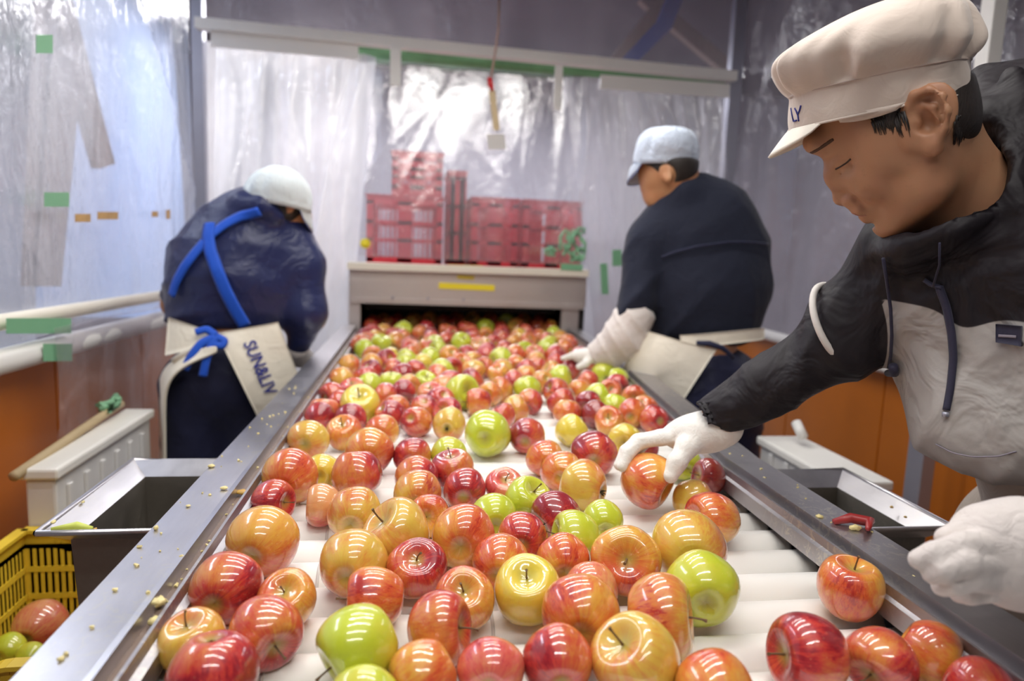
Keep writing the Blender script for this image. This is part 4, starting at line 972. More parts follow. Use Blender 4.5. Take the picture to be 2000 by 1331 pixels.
def patch_on(name, sd, poly, nu, nv, mat, parent, off=0.003, th=0.003, t0=0.3, puff=0.0):
    """cloth panel laid on sd: quad given in pixels (ul, ur, lr, ll)"""
    ul, ur, lr, ll = [np.array(p, float) for p in poly]; G = np.zeros((nu, nv, 3)); H = np.zeros((nu, nv, 3)); last = None
    for i in range(nu):
        for j in range(nv):
            u, v = i/(nu-1), j/(nv-1); c = ul*(1-u)*(1-v)+ur*u*(1-v)+lr*u*v+ll*(1-u)*v
            p, n = sd.hit(c[0], c[1], t0)
            if p is None: p, n = last if last else (atD(c[0], c[1], 2.0), np.array([0, -1.0, 0]))
            last = (p, n); G[i, j] = p+n*(off+puff*math.sin(math.pi*u)*math.sin(math.pi*v)); H[i, j] = n
    b = MB(); n0 = nu*nv; vs = list((G+H*th).reshape(-1, 3))+list((G-H*0.002).reshape(-1, 3)); fs = []
    for i in range(nu-1):
        for j in range(nv-1):
            q = (i*nv+j, i*nv+j+1, (i+1)*nv+j+1, (i+1)*nv+j); fs.append(q[::-1]); fs.append(tuple(k+n0 for k in q))
    brd = [i*nv for i in range(nu)]+[(nu-1)*nv+j for j in range(1, nv)]+[i*nv+nv-1 for i in range(nu-2, -1, -1)]+[j for j in range(nv-2, 0, -1)]
    for k in range(len(brd)): a, c = brd[k], brd[(k+1) % len(brd)]; fs.append((a, c, c+n0, a+n0))
    b.add(vs, fs); return b.build(name, mat, parent, True)
def text_on(txt, sd, p0, ux, uy, mat, parent, off=0.006, name='lettering', t0=0.3, bold=0.0):
    """letters laid on sd; p0, ux (per unit along), uy (per unit up) in pixels"""
    cu = bpy.data.curves.new('txt', 'FONT'); cu.body = txt; cu.size = 1.0; cu.offset = bold; cu.resolution_u = 3
    o = bpy.data.objects.new('txt', cu); COL.objects.link(o); bpy.context.view_layer.update()
    me = o.evaluated_get(bpy.context.evaluated_depsgraph_get()).to_mesh(); bm = bmesh.new(); bm.from_mesh(me)
    bmesh.ops.triangulate(bm, faces=bm.faces[:]); bmesh.ops.subdivide_edges(bm, edges=[e for e in bm.edges if e.calc_length() > 0.25], cuts=2); bmesh.ops.triangulate(bm, faces=bm.faces[:])
    vs = []
    for v in bm.verts:
        c = np.array(p0)+np.array(ux)*v.co.x+np.array(uy)*v.co.y; p, n = sd.hit(c[0], c[1], t0)
        if p is None: p, n = vs[-1][1:] if vs else (atD(*c, 1), np.array([0, -1., 0]))
        vs.append((p+n*off, p, n))
    bm.verts.index_update(); fs = [tuple(v.index for v in f.verts) for f in bm.faces]; bm.free()
    bpy.data.objects.remove(o); bpy.data.curves.remove(cu)
    return mesh_obj(name, [v[0] for v in vs], fs, mat, parent)

def cloth(name, col, rough=0.75, sheen=0.3, bs=0.35, scale=22, var=0.12, sc=(1, 1, 1), spec=0.3, weave=True):
    m, nt, b, o = newmat(name); v = tco(nt, 'Object', sc)
    c = mixc(nt, noise(nt, v, 9, 4, 0.6), tuple(x*(1-var) for x in col), tuple(min(1, x*(1+var)) for x in col)); nt.links.new(c, b.inputs['Base Color'])
    b.inputs['Roughness'].default_value = rough; b.inputs['Sheen Weight'].default_value = sheen; b.inputs['Specular IOR Level'].default_value = spec
    n1 = bump(nt, b, noise(nt, v, scale, 3, 0.55, 1.0), bs, 0.012)
    if weave: bump(nt, b, noise(nt, v, 700, 2), 0.12, 0.001, n1)
    return m
M['navy_shiny'] = cloth('navy_nylon', (0.011, 0.017, 0.082), 0.38, 0.1, 0.55, 16, spec=0.5)
M['navy_dull'] = cloth('navy_cotton', (0.012, 0.015, 0.032), 0.8, 0.08, 0.35, 18)
M['trouser_navy'] = cloth('navy_trousers', (0.012, 0.014, 0.045), 0.6, 0.1, 0.5, 14)
M['apron'] = cloth('cream_apron', (0.80, 0.74, 0.62), 0.85, 0.2, 0.3, 20, 0.06)
M['blue_strap'] = cloth('blue_strap', (0.010, 0.085, 0.55), 0.6, 0.1, 0.15, 40)
M['cap_blue'] = cloth('pale_blue_cap', (0.62, 0.70, 0.85), 0.8, 0.2, 0.6, 30, 0.22)
M['cap_white'] = cloth('grey_white_cap', (0.70, 0.77, 0.80), 0.8, 0.2, 0.4, 30, 0.10)
M['cap_under'] = cloth('cap_blue_under', (0.10, 0.16, 0.45), 0.8, 0.1, 0.2, 30)
M['cap_beige'] = cloth('beige_cap', (0.62, 0.525, 0.455), 0.8, 0.35, 0.22, 24, 0.05)
M['visor'] = cloth('ivory_visor', (0.84, 0.78, 0.68), 0.7, 0.2, 0.08, 24, 0.03)
M['glove'] = cloth('white_glove', (0.84, 0.81, 0.76), 0.85, 0.3, 0.25, 60, 0.05)
M['glove_grey'] = cloth('off_white_glove', (0.66, 0.60, 0.57), 0.85, 0.3, 0.3, 60, 0.10)
M['sleeve_white'] = cloth('white_arm_cover', (0.74, 0.68, 0.64), 0.8, 0.2, 0.5, 22, 0.08)
M['dark_cord'] = cloth('dark_cord', (0.030, 0.028, 0.055), 0.6, 0.1, 0.1, 60)
M['piping'] = cloth('white_piping', (0.70, 0.66, 0.62), 0.7, 0.1, 0.1, 60)
M['beige_trousers'] = cloth('beige_trousers', (0.48, 0.40, 0.33), 0.8, 0.2, 0.3, 20)
M['ink'] = plain('navy_ink', (0.022, 0.028, 0.22), 0.7, var=0.05)
M['patch_ink'] = plain('grey_ink', (0.25, 0.22, 0.26), 0.7, var=0.05)
def skinmat(name, col, redc):
    m, nt, b, o = newmat(name); v = tco(nt, 'Object')
    c = mixc(nt, ramp(nt, noise(nt, v, 22, 4, 0.6), [(0.35, 0.0), (0.7, 1.0)]), col, redc)
    c = mixc(nt, ramp(nt, noise(nt, v, 120, 3, 0.6), [(0.62, 0.0), (0.75, 0.35)]), c, tuple(x*0.7 for x in col))
    nt.links.new(c, b.inputs['Base Color']); b.inputs['Roughness'].default_value = 0.48; b.inputs['Subsurface Weight'].default_value = 0.12; b.inputs['Subsurface Radius'].default_value = (0.012, 0.005, 0.003); b.inputs['Subsurface Scale'].default_value = 0.6
    bump(nt, b, noise(nt, v, 260, 3, 0.6), 0.10, 0.0012); return m
M['skin'] = skinmat('skin', (0.42, 0.220, 0.12), (0.425, 0.20, 0.11))
M['skin_far'] = skinmat('skin_tanned', (0.50, 0.25, 0.12), (0.48, 0.20, 0.09))
def hairmat():
    m, nt, b, o = newmat('black_hair'); v = tco(nt, 'Object', (1, 1, 1))
    c = mixc(nt, noise(nt, v, 150, 3, 0.7), (0.010, 0.008, 0.007), (0.040, 0.030, 0.026)); nt.links.new(c, b.inputs['Base Color']); b.inputs['Roughness'].default_value = 0.5
    bump(nt, b, noise(nt, tco(nt, 'Object', (1, 1, 0.25)), 420, 3), 0.5, 0.002); return m
M['hair'] = hairmat(); M['brow'] = plain('eyebrow', (0.11, 0.06, 0.04), 0.9, var=0.4, nscale=200); M['lash'] = plain('eyelash', (0.05, 0.03, 0.025), 0.8)
M['lips'] = plain('lips', (0.42, 0.17, 0.11), 0.5)
def two_tone():
    m, nt, b, o = newmat('two_tone_jacket'); at = nt.nodes.new('ShaderNodeAttribute'); at.attribute_name = 'seam'
    v = tco(nt, 'Object'); st = ramp(nt, at.outputs['Fac'], [(0.495, 0.0), (0.505, 1.0)])
    dk = mixc(nt, noise(nt, v, 9, 4), (0.009, 0.0065, 0.009), (0.016, 0.012, 0.016)); lg = mixc(nt, noise(nt, v, 9, 4), (0.36, 0.33, 0.31), (0.42, 0.39, 0.365))
    nt.links.new(mixc(nt, st, dk, lg), b.inputs['Base Color']); b.inputs['Roughness'].default_value = 0.6; b.inputs['Sheen Weight'].default_value = 0.0; b.inputs['Specular IOR Level'].default_value = 0.32
    n1 = bump(nt, b, noise(nt, v, 11, 3, 0.5, 1.2), 0.55, 0.03); bump(nt, b, noise(nt, v, 60, 3, 0.6), 0.15, 0.004, n1); return m
M['jacket2'] = two_tone()
# ------------------------------------------------------------------ front worker: beige cap, two-tone jacket
def build_front():
    H = Frame(1740, 260, 0.85); n = H.n
    dn = dirp(H, (1573, 290), (1716, 448)); fw = dirp(H, (1573, 290), (1415, 433)); fw = fw-dn*(fw@dn); fw /= np.linalg.norm(fw)
    Rh = np.array([fw, dn, n])
    A = lambda x, y, d: atD(x, y, d)
    hipw = A(2060, 880, .93)
    T = thing('person', (hipw[0], hipw[1], 0), 'man in beige cap and dark grey jacket leaning in to grasp an apple', 'person')
    # --- body: head and neck in detail, trunk, arms and legs under the clothes, one surface
    s = SDF(); L = H
    s.ell(L(1738, 174), (.080, .088, .072), Rh, .01)
    s.ell(L(1716, 270), (.062, .080, .058), Rh, .02)
    s.ell(L(1745, 345), (.040, .058, .046), Rh, .025)
    s.cap(L(1596, 277, -.026), L(1596, 277, .026), .0150, k=.018)                 # brow ridge
    s.cap(L(1640, 342, -.008), L(1640, 342, .008), .018, k=.02)
    s.cap(L(1629, 334), L(1645, 380), .0070, .0100, k=.010)                       # nose
    s.ell(L(1645, 386), (.0110, .0095, .0110), Rh, .007)
    for q in (-1, 1):
        s.ell(L(1662, 389, q*.0125), (.0095, .0080, .0070), Rh, .005)
        s.ell(L(1704, 345, q*.036), (.022, .026, .020), Rh, .022)                # cheek
        s.ell(L(1650, 318, q*.029), (.0125, .0105, .0150), Rh, .006)             # closed lids
        s.cap(L(1636, 330, q*.040), L(1660, 322, q*.046), .004, k=.012, mode='s')
        s.cap(L(1748, 432, q*.012), L(1812, 358, q*.045), .017, .016, k=.03)
        s.cap(L(1812, 358, q*.045), L(1806, 275, q*.056), .015, .015, k=.03)
        s.ell(L(1741, 268, q*.056), (.034, .034, .012), Rh, .02)
    s.ell(L(1696, 397), (.021, .026, .025), Rh, .014)
    s.cap(L(1675, 408, -.012), L(1675, 408, .012), .0062, k=.006)
    s.cap(L(1680, 411, -.020), L(1680, 411, .020), .0040, k=.006)
    s.cap(L(1694, 424, -.012), L(1694, 424, .012), .0068, k=.005)
    s.ell(L(1736, 433), (.019, .015, .019), Rh, .012)
    s.cap(L(1674, 420, -.022), L(1674, 420, .022), .0020, k=.003, mode='s')
    s.cap(L(1706, 438, -.010), L(1706, 438, .010), .003, k=.007, mode='s')
    for q in (-1, 1):
        s.cap(L(1672, 384, q*.024), L(1716, 432, q*.033), .0022, .0012, k=.006, mode='s')
        s.cap(L(1664, 330, q*.031), L(1648, 336, q*.030), .0012, k=.006, mode='s')
        s.ell(L(1663, 396, q*.007), (.004, .003, .003), Rh, .003, 's')
    # neck
    s.cap(L(1818, 262, .006), A(1905, 430, .89), .047, .060, k=.04)
    # ear (near and far)
    for q in (-1, 1):
        e = lambda x, y, t=0: L(x, y, q*(.068+t))
        s.ell(e(1806, 232, .006), (.030, .036, .008), np.array([dirp(H, (1800, 240), (1760, 245)), dirp(H, (1790, 180), (1818, 297)), n]), .006)
        s.chain([e(1778, 232, .004), e(1772, 212, .009), e(1782, 192, .013), e(1806, 184, .017), e(1830, 196, .021), e(1839, 222, .022), e(1834, 252, .018), e(1824, 278, .012)], [.0045, .0050, .0056, .0058, .0056, .0052, .0048, .0055], k=.003)
        s.ell(e(1817, 284, .009), (.010, .012, .006), Rh, .006)
        s.ell(e(1806, 226, .018), (.021, .022, .009), np.array([dirp(H, (1800, 240), (1760, 245)), dirp(H, (1790, 180), (1818, 297)), n]), .004, 's')
        s.chain([e(1796, 210, .011), e(1816, 214, .014), e(1821, 238, .013), e(1812, 262, .010)], [.0035, .004, .004, .004], k=.003)
        s.ell(e(1803, 243, .012), (.010, .012, .010), Rh, .004, 's')
        s.ell(e(1784, 240, .006), (.006, .008, .006), Rh, .004)
    # rest of the body inside the clothes
    ch0, ch1 = A(1955, 560, .92), A(2040, 860, .93)
    hp = np.array([ch1[0]+.17, ch1[1]+.05, .84])
    s.cap(A(1915, 430, .89), ch0, .060, .11, k=.05); s.cap(ch0, ch1, .12, .08, k=.04); s.cap(ch1, hp, .07, .07, k=.03)
    s.chain([A(1800, 500, .96), A(1650, 645, 1.0), A(1400, 820, 1.055)], [.045, .040, .026], k=.03)
    s.chain([A(2180, 480, .80), A(2330, 860, .68), A(2090, 1085, .62)], [.045, .040, .028], k=.03)
    for dx, dy in ((-.045, .07), (.045, -.07)): s.chain([hp+[dx, dy, 0], hp+[dx*1.1, dy*1.1, -.42], hp+[dx*1.1, dy*1.1, -.80]], [.085, .055, .038], k=.05)
    V, Fq = s.mesh(0.0026)
    V = smooth(V, Fq, 1); mesh_obj('body', V, Fq, M['skin'], T, True)
    # closed eye line, brow
    def on(path, w, nm, mat, th=.0012, off=-.0002):
        return ribbon(nm, s, path, w, mat, T, off=off, th=th, sub=4)
    on([(1632, 331), (1643, 325), (1654, 318), (1661, 311)], .0022, 'eyelash', M['lash'])
    on([(1668, 419), (1675, 422), (1684, 423), (1692, 421)], .0022, 'mouth_line', M['lips'], th=.0008, off=-.0004)
    on([(1584, 300), (1596, 294), (1612, 283), (1628, 272)], .0050, 'eyebrow', M['brow'], th=.0006, off=-.0005)
    # hair
    s2 = SDF(); s2.ell(L(1742, 178), (.081, .089, .0745), Rh, .01); s2.ell(L(1834, 212, .0), (.038, .044, .054), Rh, .02); s2.ell(L(1858, 236, .0), (.022, .034, .045), Rh, .02); s2.cap(L(1752, 232, -.066), L(1758, 262, -.066), .012, .005, k=.01, ax=n, fl=.7); s2.cap(L(1722, 228, -.064), L(1735, 248, -.066), .009, .006, k=.01, ax=n, fl=.6)
    c0 = L(1700, 262); s2.plane(c0, dirp(H, (1700, 262), (1712, 320)), .004) if False else None
    s2.ell(L(1690, 330), (.074, .070, .09), Rh, .006, 's')
    bd = dirp(H, (1541, 256), (1902, 182)); s2.plane(L(1720, 176), np.cross(n, bd) if np.cross(n, bd)[2] > 0 else -np.cross(n, bd), .004)
    sdf_obj('hair', s2, .0035, M['hair'], T, 1)
    rs_ = np.random.RandomState(3); b = MB()
    for k in range(70):
        x0, y0 = rs_.uniform(1700, 1768), 0; y0 = 236-(x0-1700)*.25+rs_.uniform(-4, 4); ln = rs_.uniform(18, 48)*(.5+.5*(x0-1690)/70)
        q = []
        for f in (0, .5, 1):
            p_, n_ = s.hit(x0+ln*.28*f+rs_.uniform(-2, 2), y0+ln*f)
            if p_ is not None: q.append(p_+n_*(.0016-.0012*f))
        if len(q) == 3: b.tube(q, [.0011, .0008, .0002], 4)
    for k in range(60):
        x0 = rs_.uniform(1864, 1888); y0 = 230+rs_.uniform(-5, 15); ln = rs_.uniform(20, 46); q = []
        for f in (0, .5, 1):
            p_, n_ = s.hit(x0-ln*.1*f+rs_.uniform(-2, 2), y0+ln*f)
            if p_ is not None: q.append(p_+n_*(.0018-.0014*f))
        if len(q) == 3: b.tube(q, [.0012, .0009, .0002], 4)
    hs_ = b.build('hair_strands', M['hair'], T, True); hs_['kind'] = 'stuff'
    # --- cap
    capT = bpy.data.objects.new('cap', None)
    rings = [((1543, 256), (1902, 182), .081), ((1541, 240), (1901, 165), .0825), ((1541, 222), (1899, 146), .0835), ((1541, 205), (1897, 128), .084), ((1541, 194), (1895, 117), .085), ((1534, 185), (1900, 109), .090), ((1521, 166), (1911, 95), .099), ((1511, 146), (1919, 78), .105), ((1512, 130), (1919, 62), .107), ((1530, 109), (1909, 35), .103), ((1560, 90), (1899, 12), .094), ((1600, 66), (1880, -6), .080), ((1655, 36), (1850, -16), .058), ((1710, 12), (1810, -18), .030), ((1755, -4), (1765, -6), .004)]
    nt_ = 120; G = []
    for i, (f, bk, sb) in enumerate(rings):
        pf, pb = H(*f), H(*bk); c = (pf+pb)/2; a = (pf-pb)/2; row = []
        for j in range(nt_):
            th = 2*math.pi*j/nt_; cs, sn = math.cos(th), math.sin(th); ex = 0.88
            cc = math.copysign(abs(cs)**ex, cs); ss = math.copysign(abs(sn)**ex, sn)
            p = c+a*cc-n*sb*ss
            if i >= 5:          # gathers above the band
                t = (i-4)/6.0; g = 0.0
                for (t0, wd, am, ln) in ((0.42, .075, .0115, 1.0), (1.28, .10, .0085, .55), (1.36, .05, .004, .3), (2.2, .12, .006, .7), (2.7, .08, .008, .7), (-.35, .10, .009, 1), (-1.3, .14, .007, .7), (-2.3, .07, .007, .8), (3.05, .06, .005, .6), (0.06, .06, .004, .9), (.80, .20, -.003, 1.2)):
                    dd = (th-t0-0.14*t+math.pi) % (2*math.pi)-math.pi
                    g += 1.7*am*math.exp(-(dd/wd)**2)*math.exp(-((t-.35)/ln*1.3)**2) - 1.7*am*.55*math.exp(-((dd-.16)/.10)**2)*math.exp(-((t-.35)/ln*1.3)**2)
                p = p-(p-c)/np.linalg.norm(p-c)*g
            else:
                p = p+(p-c)/np.linalg.norm(p-c)*0.0012*math.sin(7*th+i)
            row.append(p)
        G.append(row)
    G = np.array(G); nr = len(rings); vs = G.reshape(-1, 3); fs = [(i*nt_+j, i*nt_+(j+1) % nt_, (i+1)*nt_+(j+1) % nt_, (i+1)*nt_+j) for i in range(nr-1) for j in range(nt_)]; fs.append(tuple((nr-1)*nt_+j for j in range(nt_)))
    co = mesh_obj('cap', vs, fs, M['cap_beige'], T, True)
    md = co.modifiers.new('s', 'SUBSURF'); md.levels = 1; md.render_levels = 2; md = co.modifiers.new('t', 'SOLIDIFY'); md.thickness = .002; md.offset = -1
    # seam line of the band
    b = MB(); b.tube([G[4][j]+(G[4][j]-G[4].mean(0))*.006 for j in range(nt_)]+[G[4][0]+(G[4][0]-G[4].mean(0))*.006], .0010, 6, cap=False); b.build('cap_seam', cloth('cap_seam', (.45, .35, .30)), co, True)
    b = MB(); b.tube([G[0][j] for j in range(nt_)]+[G[0][0]], .0016, 6, cap=False); b.build('cap_edge', M['cap_beige'], co, True)
    # visor
    m_, k_ = 41, 10; tipv = H(1497, 318)-H(1543, 256); VG = np.zeros((m_, k_, 3))
    f, bk, sb = rings[0]; pf, pb = H(*f), H(*bk); c = (pf+pb)/2; a = (pf-pb)/2
    for i in range(m_):
        th = -1.02+2.04*i/(m_-1); cs, sn = math.cos(th), math.sin(th); ex = .88
        p = c+a*math.copysign(abs(cs)**ex, cs)-n*sb*math.copysign(abs(sn)**ex, sn)
        L_ = max(0.0, 1-(th/1.02)**2)**.55
        for j in range(k_):
            v = j/(k_-1); VG[i, j] = p+tipv*L_*v - n*0.010*sn*v*L_ + dirp(H, (1543, 256), (1560, 230))*(0.012*math.sin(math.pi*v*.8)*L_) 
    b = MB(); b.grid(VG); vo = b.build('visor', M['visor'], co, True); md = vo.modifiers.new('t', 'SOLIDIFY'); md.thickness = .003; md.offset = 0
    # loose sweat band under the edge
    b = MB(); pts = np.array([[H(1640, 226, -.072), H(1700, 219, -.080), H(1765, 205, -.084)], [H(1648, 240, -.070), H(1690, 241, -.074), H(1750, 218, -.080)]])
    g2 = np.array([[pts[0, 0]*(1-u)**2+2*pts[0, 1]*u*(1-u)+pts[0, 2]*u*u if v == 0 else (pts[0, 0]*(1-u)**2+2*pts[0, 1]*u*(1-u)+pts[0, 2]*u*u)*(1-v)+(pts[1, 0]*(1-u)**2+2*pts[1, 1]*u*(1-u)+pts[1, 2]*u*u)*v for v in (0, .5, 1)] for u in np.linspace(0, 1, 12)])
    b.grid(g2); so = b.build('sweat_band', M['cap_beige'], co, True); md = so.modifiers.new('t', 'SOLIDIFY'); md.thickness = .002
    # mark on the band: two navy characters
    sc_ = SDF(); 
    for i in range(0, 5): pass
    def capsurf(px, py):
        r = ray(px, py); r = r/np.linalg.norm(r); Pn = FG.reshape(-1, 3); dv = Pn-CAM; t = dv@r; dist = np.linalg.norm(dv-t[:, None]*r, axis=1)+(((Pn-c)@n) > .01)
        return Pn[np.argmin(dist)]-r*.0012
    FG = np.array([[(G[k][j]*(1-f)+G[k+1][j]*f)*(1-g_)+(G[k][(j+1) % nt_]*(1-f)+G[k+1][(j+1) % nt_]*f)*g_ for j in range(24) for g_ in (0, .17, .33, .5, .67, .83)] for k in range(4) for f in np.linspace(0, .92, 12)])
    b = MB()
    for st in ([(1545, 212), (1547, 224), (1550, 237)], [(1550, 237), (1553, 236), (1556, 235)], [(1552, 211), (1555, 217), (1558, 224)], [(1564, 207), (1561, 216), (1558, 224)], [(1558, 224), (1559, 230), (1560, 237)]):
        b.tube([capsurf(*q) for q in st], .0011, 5)
    b.build('cap_mark', M['ink'], co, True)
    # --- jacket
    J = SDF(); view = n
    J.cap(A(1960, 540, .93), A(2035, 740, .92), .165, .160, k=.06); J.cap(A(2035, 740, .92), A(2040, 850, .92), .160, .140, k=.05)
    J.ell(A(1995, 840, .885), (.125, .10, .085), None, .05)
    J.ell(A(1800, 520, .95), (.085, .085, .085), None, .05)
    J.cap(A(1790, 515, .96), A(1668, 628, .995), .072, .062, k=.035)      # far arm
    J.cap(A(1668, 628, .995), A(1642, 668, 1.0), .062, .055, k=.02)
    J.cap(A(1642, 668, 1.0), A(1396, 818, 1.055), .055, .039, k=.02)
    J.cap(A(2140, 480, .80), A(2330, 860, .68), .080, .062, k=.06); J.cap(A(2330, 860, .68), A(2130, 1070, .625), .062, .045, k=.03)
    J.cap(A(2000, 450, .87), A(2160, 500, .80), .09, .085, k=.06)
    # collar and hood
    J.chain([A(1930, 165, .93), A(1942, 265, .86), A(1922, 365, .82), A(1855, 440, .82), A(1775, 482, .86), A(1725, 475, .93), A(1735, 440, .99)], [.022, .030, .032, .028, .024, .022, .02], k=.03)
    J.ell(A(1998, 240, .93), (.060, .075, .085), None, .03); J.ell(A(2010, 370, .90), (.08, .08, .09), None, .04); J.cap(A(1925, 160, .98), A(1975, 170, .96), .030, .035, k=.03)
    J.chain([A(1980, 150, .86), A(2010, 260, .83), A(1985, 380, .80)], [.018, .022, .02], k=.02)
    # hollow for the neck and open cuffs
    J.cap(L(1836, 262, .006), A(1890, 390, .885), .055, .055, k=.008, mode='s'); J.ell(L(1800, 330), (.085, .095, .075), Rh, .008, 's')
    J.cap(A(1385, 825, 1.057), A(1345, 850, 1.068), .033, .040, k=.004, mode='s')
    # elastic hem gather
    hz = A(1900, 935, .80)[2]; J.plane([0, 0, hz-.02], [0, 0, -1], .02)
    p1, p3 = A(1690, 583, .88), A(2000, 632, .76); pm = A(1850, 628, .79)
    hd = p3-p1; nn = np.cross(hd, np.array([n[0], n[1], 0])); nn /= np.linalg.norm(nn); nn = nn if nn[2] > 0 else -nn
    foot = A(1690, 700, .94)
    armax = A(1668, 628, .995)-foot
    def seam(V):
        d = (V-p1)@nn; u = ((V-p1)@hd)/(hd@hd)
        d = d+0.018*np.exp(-((u-.62)/.16)**2)       # yoke dips at the zip
        tor = np.minimum(SDF._cap(V, A(1960, 540, .93), A(2035, 740, .92), .165, .160), SDF._cap(V, A(2035, 740, .92), A(2040, 850, .92), .16, .14))
        arm = np.minimum(np.minimum(SDF._cap(V, A(2160, 500, .80), A(2330, 860, .68), .080, .062), SDF._cap(V, A(2330, 860, .68), A(2130, 1070, .625), .062, .045)), SDF._cap(V, A(1790, 515, .96), A(1668, 628, .995), .072, .062), SDF._cap(V, A(1668, 628, .995), A(1396, 818, 1.055), .06, .039))
        return np.clip(np.minimum(0.5-d*6, 0.5+(arm-tor+.004)*8), 0, 1)
    V, Fq = J.mesh(.0062); V = smooth(V, Fq, 2); N = vnorm(V, Fq)
    V = folds(V, N, .0050, 5, [dirp(H, (0, 0), (1, .35)), dirp(H, (0, 0), (1, -.5)), dirp(H, (0, 0), (.6, 1))], 16)
    jo = mesh_obj('jacket', V, Fq, M['jacket2'], T, True, attrs={'seam': seam(V)})
    # piping ring round the sleeve
    c = A(1640, 636, 1.0); u = (A(1683, 716, 1.0)-A(1597, 562, 1.0))/2*.98; v_ = -n*.056+(A(1615, 645, 1.0)-A(1640, 636, 1.0))*1.0
    b = MB(); b.tube([c+u*math.cos(t)+v_*math.sin(t) for t in np.linspace(0, 2*math.pi, 40)], .0048, 8, cap=False); b.build('sleeve_piping', M['piping'], jo, True)
    # zip flap, cords
    ribbon('zip_tape', J, [(1835, 560), (1850, 600), (1860, 650), (1864, 700), (1858, 760), (1850, 802)], .0105, M['dark_cord'], jo, off=.002, th=.0035)
    p, q = J.hit(1851, 806)
    b = MB(); b.tube([p+q*.004, p+q*.005+(A(1852, 816, .8)-A(1851, 806, .8))], .004, 8); b.build('zip_pull', M['grey_metal'], jo, True)
    def free_cord(path, r, nm, mat, off=.006):
        P_ = []
        for c_ in path:
            p_, q_ = J.hit(*c_)
            P_.append(p_+q_*off)
        b_ = MB(); b_.tube(P_, r, 8); return b_.build(nm, mat, jo, True)
    free_cord([(1733, 502), (1738, 550), (1744, 600), (1745, 650), (1741, 690), (1739, 712)], .0022, 'hood_cord', M['dark_cord'])
    free_cord([(1838, 470), (1833, 510), (1826, 560)], .0014, 'hood_cord', M['dark_cord'])
    p0, q0 = J.hit(1732, 716); p1_, q1 = J.hit(1758, 712)
    b = MB(); b.tube([p0+q0*.01, (p0+p1_)/2+q0*.011, p1_+q1*.01], [.005, .0062, .006], 10); b.build('cord_toggle', M['dark_cord'], jo, True)
    ribbon('zip_tape', J, [(1806, 545), (1820, 556), (1842, 562)], .006, M['dark_cord'], jo, off=.003, th=.004)
    ribbon('hem_seam', J, [(1828, 868), (1860, 885), (1900, 893), (1950, 892), (1985, 882)], .002, M['grey_metal'] if False else M['patch_ink'], jo, off=.0003, th=.0008)
    patch_on('chest_patch', J, [(1948, 632), (2000, 636), (2000, 676), (1948, 668)], 8, 5, M['dark_cord'], jo, off=.0055, th=.0015)
    ribbon('patch_mark', J, [(1954, 655), (1972, 656), (1990, 657)], .0035, M['patch_ink'], jo, off=.0078, th=.0004)
    # --- gloves
    g = SDF(); n2 = ray(1340, 860); n2 = n2/np.linalg.norm(n2)
    kn = A(1318, 852, 1.075)
    g.cap(A(1412, 832, 1.056), A(1388, 842, 1.062), .031, .031, k=.01)
    g.cap(A(1388, 842, 1.062), A(1352, 848, 1.066), .030, .034, k=.02, ax=(A(1350, 800, 1.06)-A(1350, 870, 1.06)), fl=.80)
    g.cap(A(1358, 846, 1.066), A(1326, 852, 1.085), .030, .026, k=.02, ax=(A(1350, 800, 1.06)-A(1350, 870, 1.06)), fl=.72)
    for i, (dy, dd, ln) in enumerate(((0, 0, 1.0), (-3, .020, 1.06), (-4, .038, 1.0), (-3, .056, .84))):
        x0 = 1324; q = lambda x, y, d: A(x0-(x0-x)*ln, y+dy, d+dd)
        g.chain([q(1330, 854, 1.062), q(1290, 857, 1.062), q(1250, 864, 1.058), q(1228, 885, 1.050), q(1216, 912, 1.042)], [.0125, .0115, .0108, .0100, .0088], k=.004)
    g.chain([A(1370, 856, 1.052), A(1340, 876, 1.032), A(1322, 904, 1.018), A(1310, 930, 1.012)], [.018, .0150, .0132, .0110], k=.010)
    sdf_obj('glove', g, .0025, M['glove'], T, 1)
    g = SDF()
    g.cap(A(2150, 1075, .635), A(2010, 1090, .61), .044, .046, k=.02); g.ell(A(1965, 1085, .60), (.042, .038, .042), None, .022)
    g.cap(A(1990, 1060, .60), A(1925, 1050, .60), .036, .026, k=.02)
    for (pts, rs_) in (([(1925, 1040, .61), (1885, 1040, .60), (1848, 1052, .595)], (.016, .014, .0105)),
                       ([(1930, 1070, .585), (1880, 1068, .57), (1825, 1084, .57), (1795, 1094, .575)], (.016, .013, .0115, .0095)),
                       ([(1930, 1100, .58), (1885, 1098, .562), (1845, 1112, .562), (1822, 1122, .57)], (.015, .013, .011, .0095)),
                       ([(1940, 1125, .585), (1900, 1128, .57), (1865, 1140, .570), (1840, 1146, .58)], (.015, .0125, .011, .0095)),
                       ([(1955, 1140, .60), (1925, 1152, .59), (1895, 1160, .59), (1872, 1160, .60)], (.014, .012, .0105, .009))):
        g.chain([A(*q) for q in pts], [r_*.92 for r_ in rs_], k=.0025)
    sdf_obj('glove', g, .0026, M['glove_grey'], T, 1)
    # --- trousers and shoes
    t = SDF()
    t.ell(hp+[0, 0, .03], (.13, .16, .13), None, .05)
    t.cap(ch1+np.array([.02, 0, .0]), hp, .105, .12, k=.04)
    for dx, dy in ((-.045, .07), (.045, -.07)): t.chain([hp+[dx, dy, 0], hp+[dx*1.1, dy*1.1, -.42], hp+[dx*1.1, dy*1.1, -.78]], [.105, .078, .062], k=.04)
    sdf_obj('trousers', t, .012, M['beige_trousers'], T, 2)
